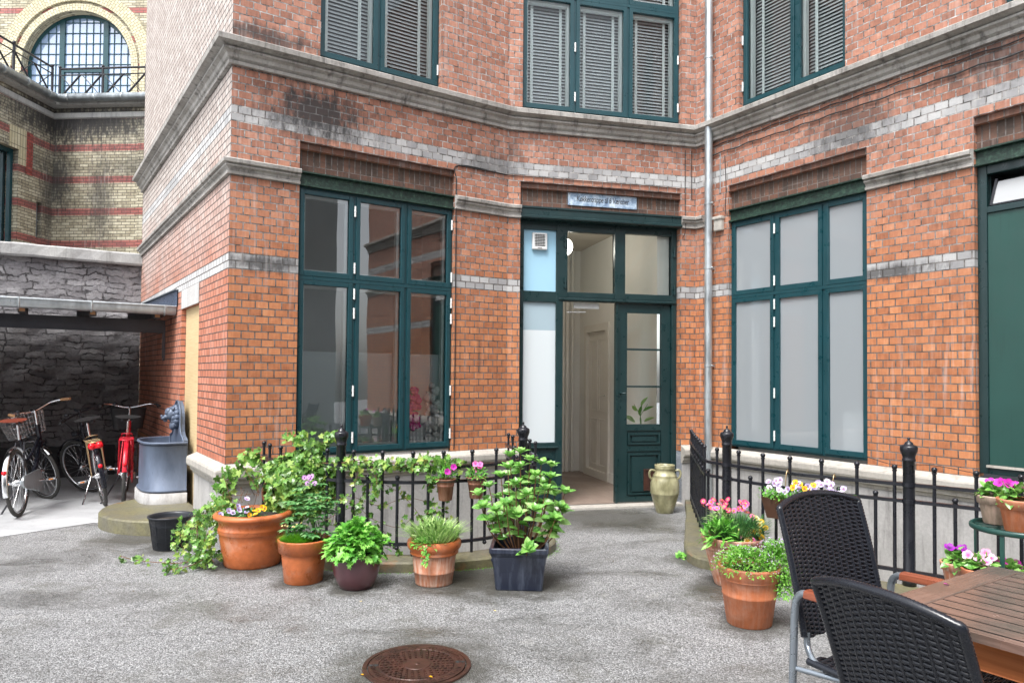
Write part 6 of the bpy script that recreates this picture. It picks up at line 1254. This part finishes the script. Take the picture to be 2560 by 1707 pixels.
# green plant stand with two pots
c = (2.86, 4.04); r = thing('plant_stand', 'round green iron plant stand at the right edge', 'plant stand', (c[0], c[1], 0))
mb = MB(); mb.tube([V((c[0]+.235*math.cos(a), c[1]+.235*math.sin(a), .60)) for a in [2*PI*k/40 for k in range(41)]], .010, 8, flat=1.6); mb.build('top_ring', M['panel_green'], r)
mb = MB()
for k in range(-5, 6): h = math.sqrt(.235**2-(k*.042)**2); mb.tube([V((c[0]-h, c[1]+k*.042, .597)), V((c[0]+h, c[1]+k*.042, .597))], .004, 6)
mb.build('grille', M['panel_green'], r)
for k in range(4): a = 2*PI*k/4+.6; mb = MB(); mb.bar((c[0]+.225*math.cos(a), c[1]+.225*math.sin(a), .0), (c[0]+.23*math.cos(a), c[1]+.23*math.sin(a), .60), .022, .008, (math.cos(a), math.sin(a), 0)); mb.build('leg', M['panel_green'], r)
mb = MB(); mb.tube([V((c[0]+.215*math.cos(a), c[1]+.215*math.sin(a), .10)) for a in [2*PI*k/40 for k in range(41)]], .008, 8); mb.build('lower_ring', M['panel_green'], r)
PP = [(.001, .003), (.060, 0), (.063, .004), (.080, .105), (.083, .11), (.092, .112), (.097, .15), (.098, .156), (.09, .158), (.082, .15), (.08, .12)]
def petpot(c, z, mat, lab, kind, nfl, sc_=1.0, name='potted_petunia'):
    r = pp(name, lab, 'potted plant', (c[0], c[1], z), 'small petunia pots at the right')
    mb = MB(); mb.lathe((c[0], c[1], z), [(a*sc_, b*sc_) for a, b in PP], 36); mb.build('pot', M[mat], r); soil(c, .082*sc_, z+.135*sc_, r)
    mound(r, c, z+.15*sc_, .075*sc_, .055*sc_, 90, 'oval', .05, .055, 'hydrangea_leaf', droop=.1)
    for k in range(nfl): p = V((c[0]+rp.uniform(-.06, .07)*sc_, c[1]+rp.uniform(-.06, .04), z+.21*sc_+rp.uniform(-.01, .03))); flower(r, kind, p, facing(p, .7), 1.05)
    return r
petpot((2.80, 4.15), .606, 'pot_weathered', 'weathered grey pot with magenta petunias at the back of the plant stand', 'petunia_magenta', 5, 1.02)
petpot((2.78, 3.93), .606, 'terracotta_plain', 'orange terracotta pot with magenta petunias at the front of the plant stand', 'petunia_magenta', 4, 1.12)
# low wire stand with three pots behind the table
c = (2.60, 4.03); r = thing('wire_stand', 'low black wire plant stand half hidden behind the table', 'plant stand', (c[0], c[1], 0))
mb = MB(); mb.tube([V((c[0]+.20*math.cos(a), c[1]+.16*math.sin(a), .235)) for a in [2*PI*k/32 for k in range(33)]], .006, 6); mb.build('ring', M['black_iron'], r)
mb = MB()
for k in range(-3, 4): mb.tube([V((c[0]-.18, c[1]+k*.04, .233)), V((c[0]+.18, c[1]+k*.04, .233))], .003, 5)
mb.build('grille', M['black_iron'], r)
for k in range(4): a = 2*PI*k/4+.8; mb = MB(); mb.tube(path([(c[0]+.19*math.cos(a), c[1]+.15*math.sin(a), .235), (c[0]+.24*math.cos(a), c[1]+.19*math.sin(a), .12), (c[0]+.2*math.cos(a), c[1]+.16*math.sin(a), 0)], 5), .006, 6); mb.build('leg', M['black_iron'], r)
petpot((2.56, 4.12), .24, 'terracotta_pale', 'pale terracotta pot with purple petunias, back of the low stand', 'petunia_purple', 4, .95); petpot((2.58, 3.95), .24, 'terracotta_plain', 'orange pot with pale pink petunias on the low stand behind the table', 'petunia_pink', 7, 1.0); petpot((2.74, 3.97), .24, 'terracotta', 'pot with magenta petunias half hidden behind the table corner', 'petunia_magenta', 6, .85)
# house plant seen through the lower pane of the door leaf
hp = thing('house_plant', 'thin leaved house plant inside behind the lower door pane', 'house plant', P(1.66, .88, -.27))
mb = MB(); mb.lathe(P(1.66, .80, -.27), [(.03, 0), (.045, .08)], 16); mb.build('pot', M['terracotta_plain'], hp)
mb = MB()
for (a, z, l) in ((-.2, 1.0, .15), (-.1, 1.1, .1), (.05, 1.16, .12), (.14, 1.1, .12), (-.15, .97, .18), (.16, .98, .12), (.0, 1.05, .12)): leaf1(mb, P(1.64+a*.35, z-.06, -.27), WB.d*a*3+V((0, 0, .35)), -WB.n+V((0, 0, .6)), l, .07, 'oval', .5)
mb.build('leaves', M['hydrangea_leaf'], hp); stems(hp, [[P(1.66, .86, -.27), P(1.65, .98, -.27), P(1.65+a, 1.12, -.27)] for a in (-.08, .02, .09)], .005, 'stem_green')
mb = MB(); wbox(mb, WB, 1.38, 1.86, .74, .80, -.36, -.17); mb.build('sill', M['plaster_white'], house)
# ================================================================ ivy
iv = thing('ivy', 'green ivy climbing from the big terracotta pot over the left railing', 'climbing plant', (-1.75, 5.5, 0))
def vine(pts, dens, L, spread, mb, stem=True, r=.0028, pend=None):
    P_ = path(pts, 8)
    if stem: m2 = MB(); m2.tube(P_, r, 5, cap=False); m2.build('stem', M['stem_brown'], iv)
    ln = sum((b-a).length for a, b in zip(P_, P_[1:]))
    for k in range(int(dens*ln)):
        q = P_[rp.randrange(len(P_))]+rv(spread); s = rp.uniform(.55, 1.15)
        d = rv(1)+V((0, -.2, -.45)); n_ = V((rp.uniform(-.6, .5), -1.0, .55))+rv(.35); leaf1(mb, q, d, n_, L*s, L*1.02*s, 'ivy', rp.uniform(0, .3), rp.uniform(.1, .35))
lv = MB()
rl = [(q.x, q.y-.03, .765) for q in [rail_pt(RAILL, x) for x in (-.29, -.26, -.235, -.2, -.17, -.14, -.115, -.09, -.07)]]
vine([(a, b, c_+rp.uniform(-.02, .015)) for a, b, c_ in rl], 170, .048, .045, lv); vine([(a, b-.02, c_+.03*math.sin(i*2)) for i, (a, b, c_) in enumerate(rl[2:8])], 80, .046, .05, lv)
vine([(-.62, 5.42, .74), (-.60, 5.38, .66), (-.62, 5.38, .6)], 120, .05, .03, lv); vine([(-1.05, 5.4, .74), (-1.0, 5.36, .64), (-1.02, 5.36, .56)], 130, .05, .04, lv); vine([(-1.2, 5.42, .76), (-1.15, 5.38, .68), (-1.18, 5.37, .6)], 110, .05, .04, lv)
# dense body between the big pot and the wall
for k in range(1500):
    a = rp.uniform(0, 2*PI); t = rp.random()**.5; x = -1.66+math.cos(a)*.34*t*1.0; zz = .56+math.sin(a)*.26*t; y = 5.62-.14*(1-t)+rp.uniform(-.05, .03)+(.10 if x < -1.9 else 0)
    if (x+1.9)**2/.026+(zz-.50)**2/.016 < 1 and rp.random() < .8: continue
    s = rp.uniform(.6, 1.2); leaf1(lv, (x, y, zz+.09*max(0, (x+1.75))), rv(1)+V((0, -.2, -.4)), V((rp.uniform(-.6, .5), -1, .6))+rv(.35), .056*s, .056*s, 'ivy', .2, .25)
vine([(-1.75, 5.55, .40), (-1.62, 5.55, .62), (-1.6, 5.6, .80), (-1.55, 5.62, .93)], 240, .052, .07, lv); vine([(-1.6, 5.58, .75), (-1.62, 5.62, .9), (-1.76, 5.66, .96)], 170, .05, .06, lv); vine([(-1.55, 5.58, .8), (-1.45, 5.58, .92), (-1.36, 5.56, .97)], 150, .06, .04, lv); vine([(-1.8, 5.6, .62), (-2.0, 5.66, .74), (-2.1, 5.68, .80), (-1.98, 5.66, .84)], 130, .058, .045, lv)
vine([(-1.9, 5.6, .62), (-2.1, 5.62, .68), (-2.22, 5.64, .60), (-2.26, 5.62, .45), (-2.3, 5.6, .34)], 230, .06, .07, lv)
for pts, dn, sp in (([(-2.1, 5.5, .42), (-2.28, 5.5, .40), (-2.36, 5.42, .28), (-2.3, 5.36, .12), (-2.22, 5.3, .06)], 300, .07), ([(-2.12, 5.45, .36), (-2.24, 5.36, .26), (-2.26, 5.3, .14), (-2.16, 5.25, .06)], 260, .06), ([(-2.14, 5.5, .40), (-2.42, 5.5, .34), (-2.5, 5.45, .2), (-2.44, 5.4, .08)], 210, .06), ([(-2.24, 5.34, .08), (-2.4, 5.3, .04), (-2.62, 5.34, .03), (-2.85, 5.42, .03)], 42, .03), ([(-2.2, 5.3, .1), (-2.3, 5.18, .05), (-2.45, 5.12, .03), (-2.38, 5.2, .03)], 80, .03), ([(-2.85, 5.42, .03), (-2.95, 5.44, .05)], 60, .03)): vine(pts, dn, .044, sp, lv)
# thin vines wandering through the bars
for pts, dn in (([(-1.5, 5.5, .45), (-1.25, 5.52, .50), (-1.0, 5.46, .44), (-.8, 5.46, .50), (-.6, 5.48, .46)], 34), ([(-1.45, 5.52, .3), (-1.2, 5.5, .42), (-1.05, 5.46, .34), (-.85, 5.45, .28), (-.72, 5.46, .38)], 26), ([(-1.2, 5.48, .36), (-1.1, 5.46, .56), (-1.02, 5.44, .62)], 70), ([(-.95, 5.45, .6), (-.82, 5.45, .52), (-.7, 5.46, .38), (-.62, 5.46, .24)], 30), ([(-.6, 5.46, .62), (-.5, 5.48, .5), (-.52, 5.46, .38), (-.42, 5.48, .3)], 60), ([(-1.0, 5.44, .3), (-.9, 5.44, .18), (-.82, 5.43, .13)], 60), ([(-1.35, 5.42, .3), (-1.28, 5.38, .5), (-1.16, 5.38, .46)], 60), ([(-.66, 5.42, .36), (-.58, 5.4, .42), (-.5, 5.42, .34)], 90)): vine(pts, dn, .045, .035, lv, r=.0018)
lv.build('leaves', M['ivy_leaf'], iv)
for k in range(14): x = rp.uniform(-2.1, -1.5); vine([(x, 5.58, .4+rp.uniform(0, .2)), (x+rp.uniform(-.1, .1), 5.52, .5+rp.uniform(-.1, .1)), (x+rp.uniform(-.2, .2), 5.54, .6+rp.uniform(-.1, .12))], 0, .05, .03, lv, r=.002)
# terracotta pot lying behind the ivy
r = thing('empty_pot', 'dark terracotta pot tipped on its side behind the ivy', 'pot', (-1.83, 5.72, .4))
mb = MB(); mb.lathe((-1.85, 5.76, .49), [(.001, -.18), (.085, -.18), (.12, .0), (.135, .005), (.138, .04), (.122, .04), (.115, .0), (.08, -.15), (.001, -.15)], 32, axis=V((-.15, -1, .25))); mb.build('pot', M['terracotta_plain'], r)
# moss along the foot of the kerb, litter on the paving
mb = MB()
for k in range(900):
    q = rp.choice(KLo[12:]); q2 = V((q[0]+rp.uniform(-.04, .04), q[1]-abs(rp.gauss(0, .02))-.004, .002)); leaf1(mb, q2, rv(1)+V((0, 0, .3)), V((0, 0, 1))+rv(.4), .009, .010, 'small')
tag(mb.build('moss', M['moss_leaf']), 'thin line of moss along the foot of the left kerb', kind='stuff')
mb = MB()
for k in range(170):
    x = rp.uniform(-3.4, 2.2); y = rp.uniform(2.9, 6.6) if rp.random() < .5 else rp.uniform(4.6, 5.3)
    if y > 5.2 and (x < .4 or x > 1.3): continue
    leaf1(mb, (x, y, .004), V((rp.uniform(-1, 1), rp.uniform(-1, 1), .1)), V((0, 0, 1))+rv(.3), rp.uniform(.006, .018), rp.uniform(.006, .016), rp.choice(('small', 'lobed', 'lin')), .1)
tag(mb.build('leaf_litter', M['litter']), 'small bits of dead leaf and grit scattered on the paving', kind='stuff')
# loose petals and yellow leaves on the ground and table
for (x, y, z, m_) in [(-.38, 3.40, .017, 'petal_yellow'), (-.71, 3.45, .002, 'petal_yellow'), (-.95, 4.55, .002, 'petal_cream'), (1.72, 2.32, .742, 'petal_magenta'), (1.86, 2.30, .742, 'petal_magenta'), (1.46, 2.43, .742, 'petal_magenta'), (-.1, 4.4, .002, 'petal_cream')]:
    mb = MB(); leaf1(mb, (x, y, z+.002), rv(1)*.5+V((1, 0, 0)), V((0, 0, 1)), .022, .02, 'small', .1); tag(mb.build('fallen_petal', M[m_]), 'small fallen petal lying '+('on the wet table top' if z > .5 else 'on the courtyard paving'), 'petal', 'fallen petals')
mb = MB()
for k in range(40): a = rp.uniform(0, 2*PI); q = rp.random()*.05; leaf1(mb, (1.36+math.cos(a)*q, 5.72+math.sin(a)*q, rp.uniform(0, .03)), rv(1)+V((0, 0, .5)), V((0, -.5, 1)), .03, .03, 'lobed')
tag(mb.build('weed', M['bright_leaf']), 'small green weed growing beside the right stone kerb', 'weed')
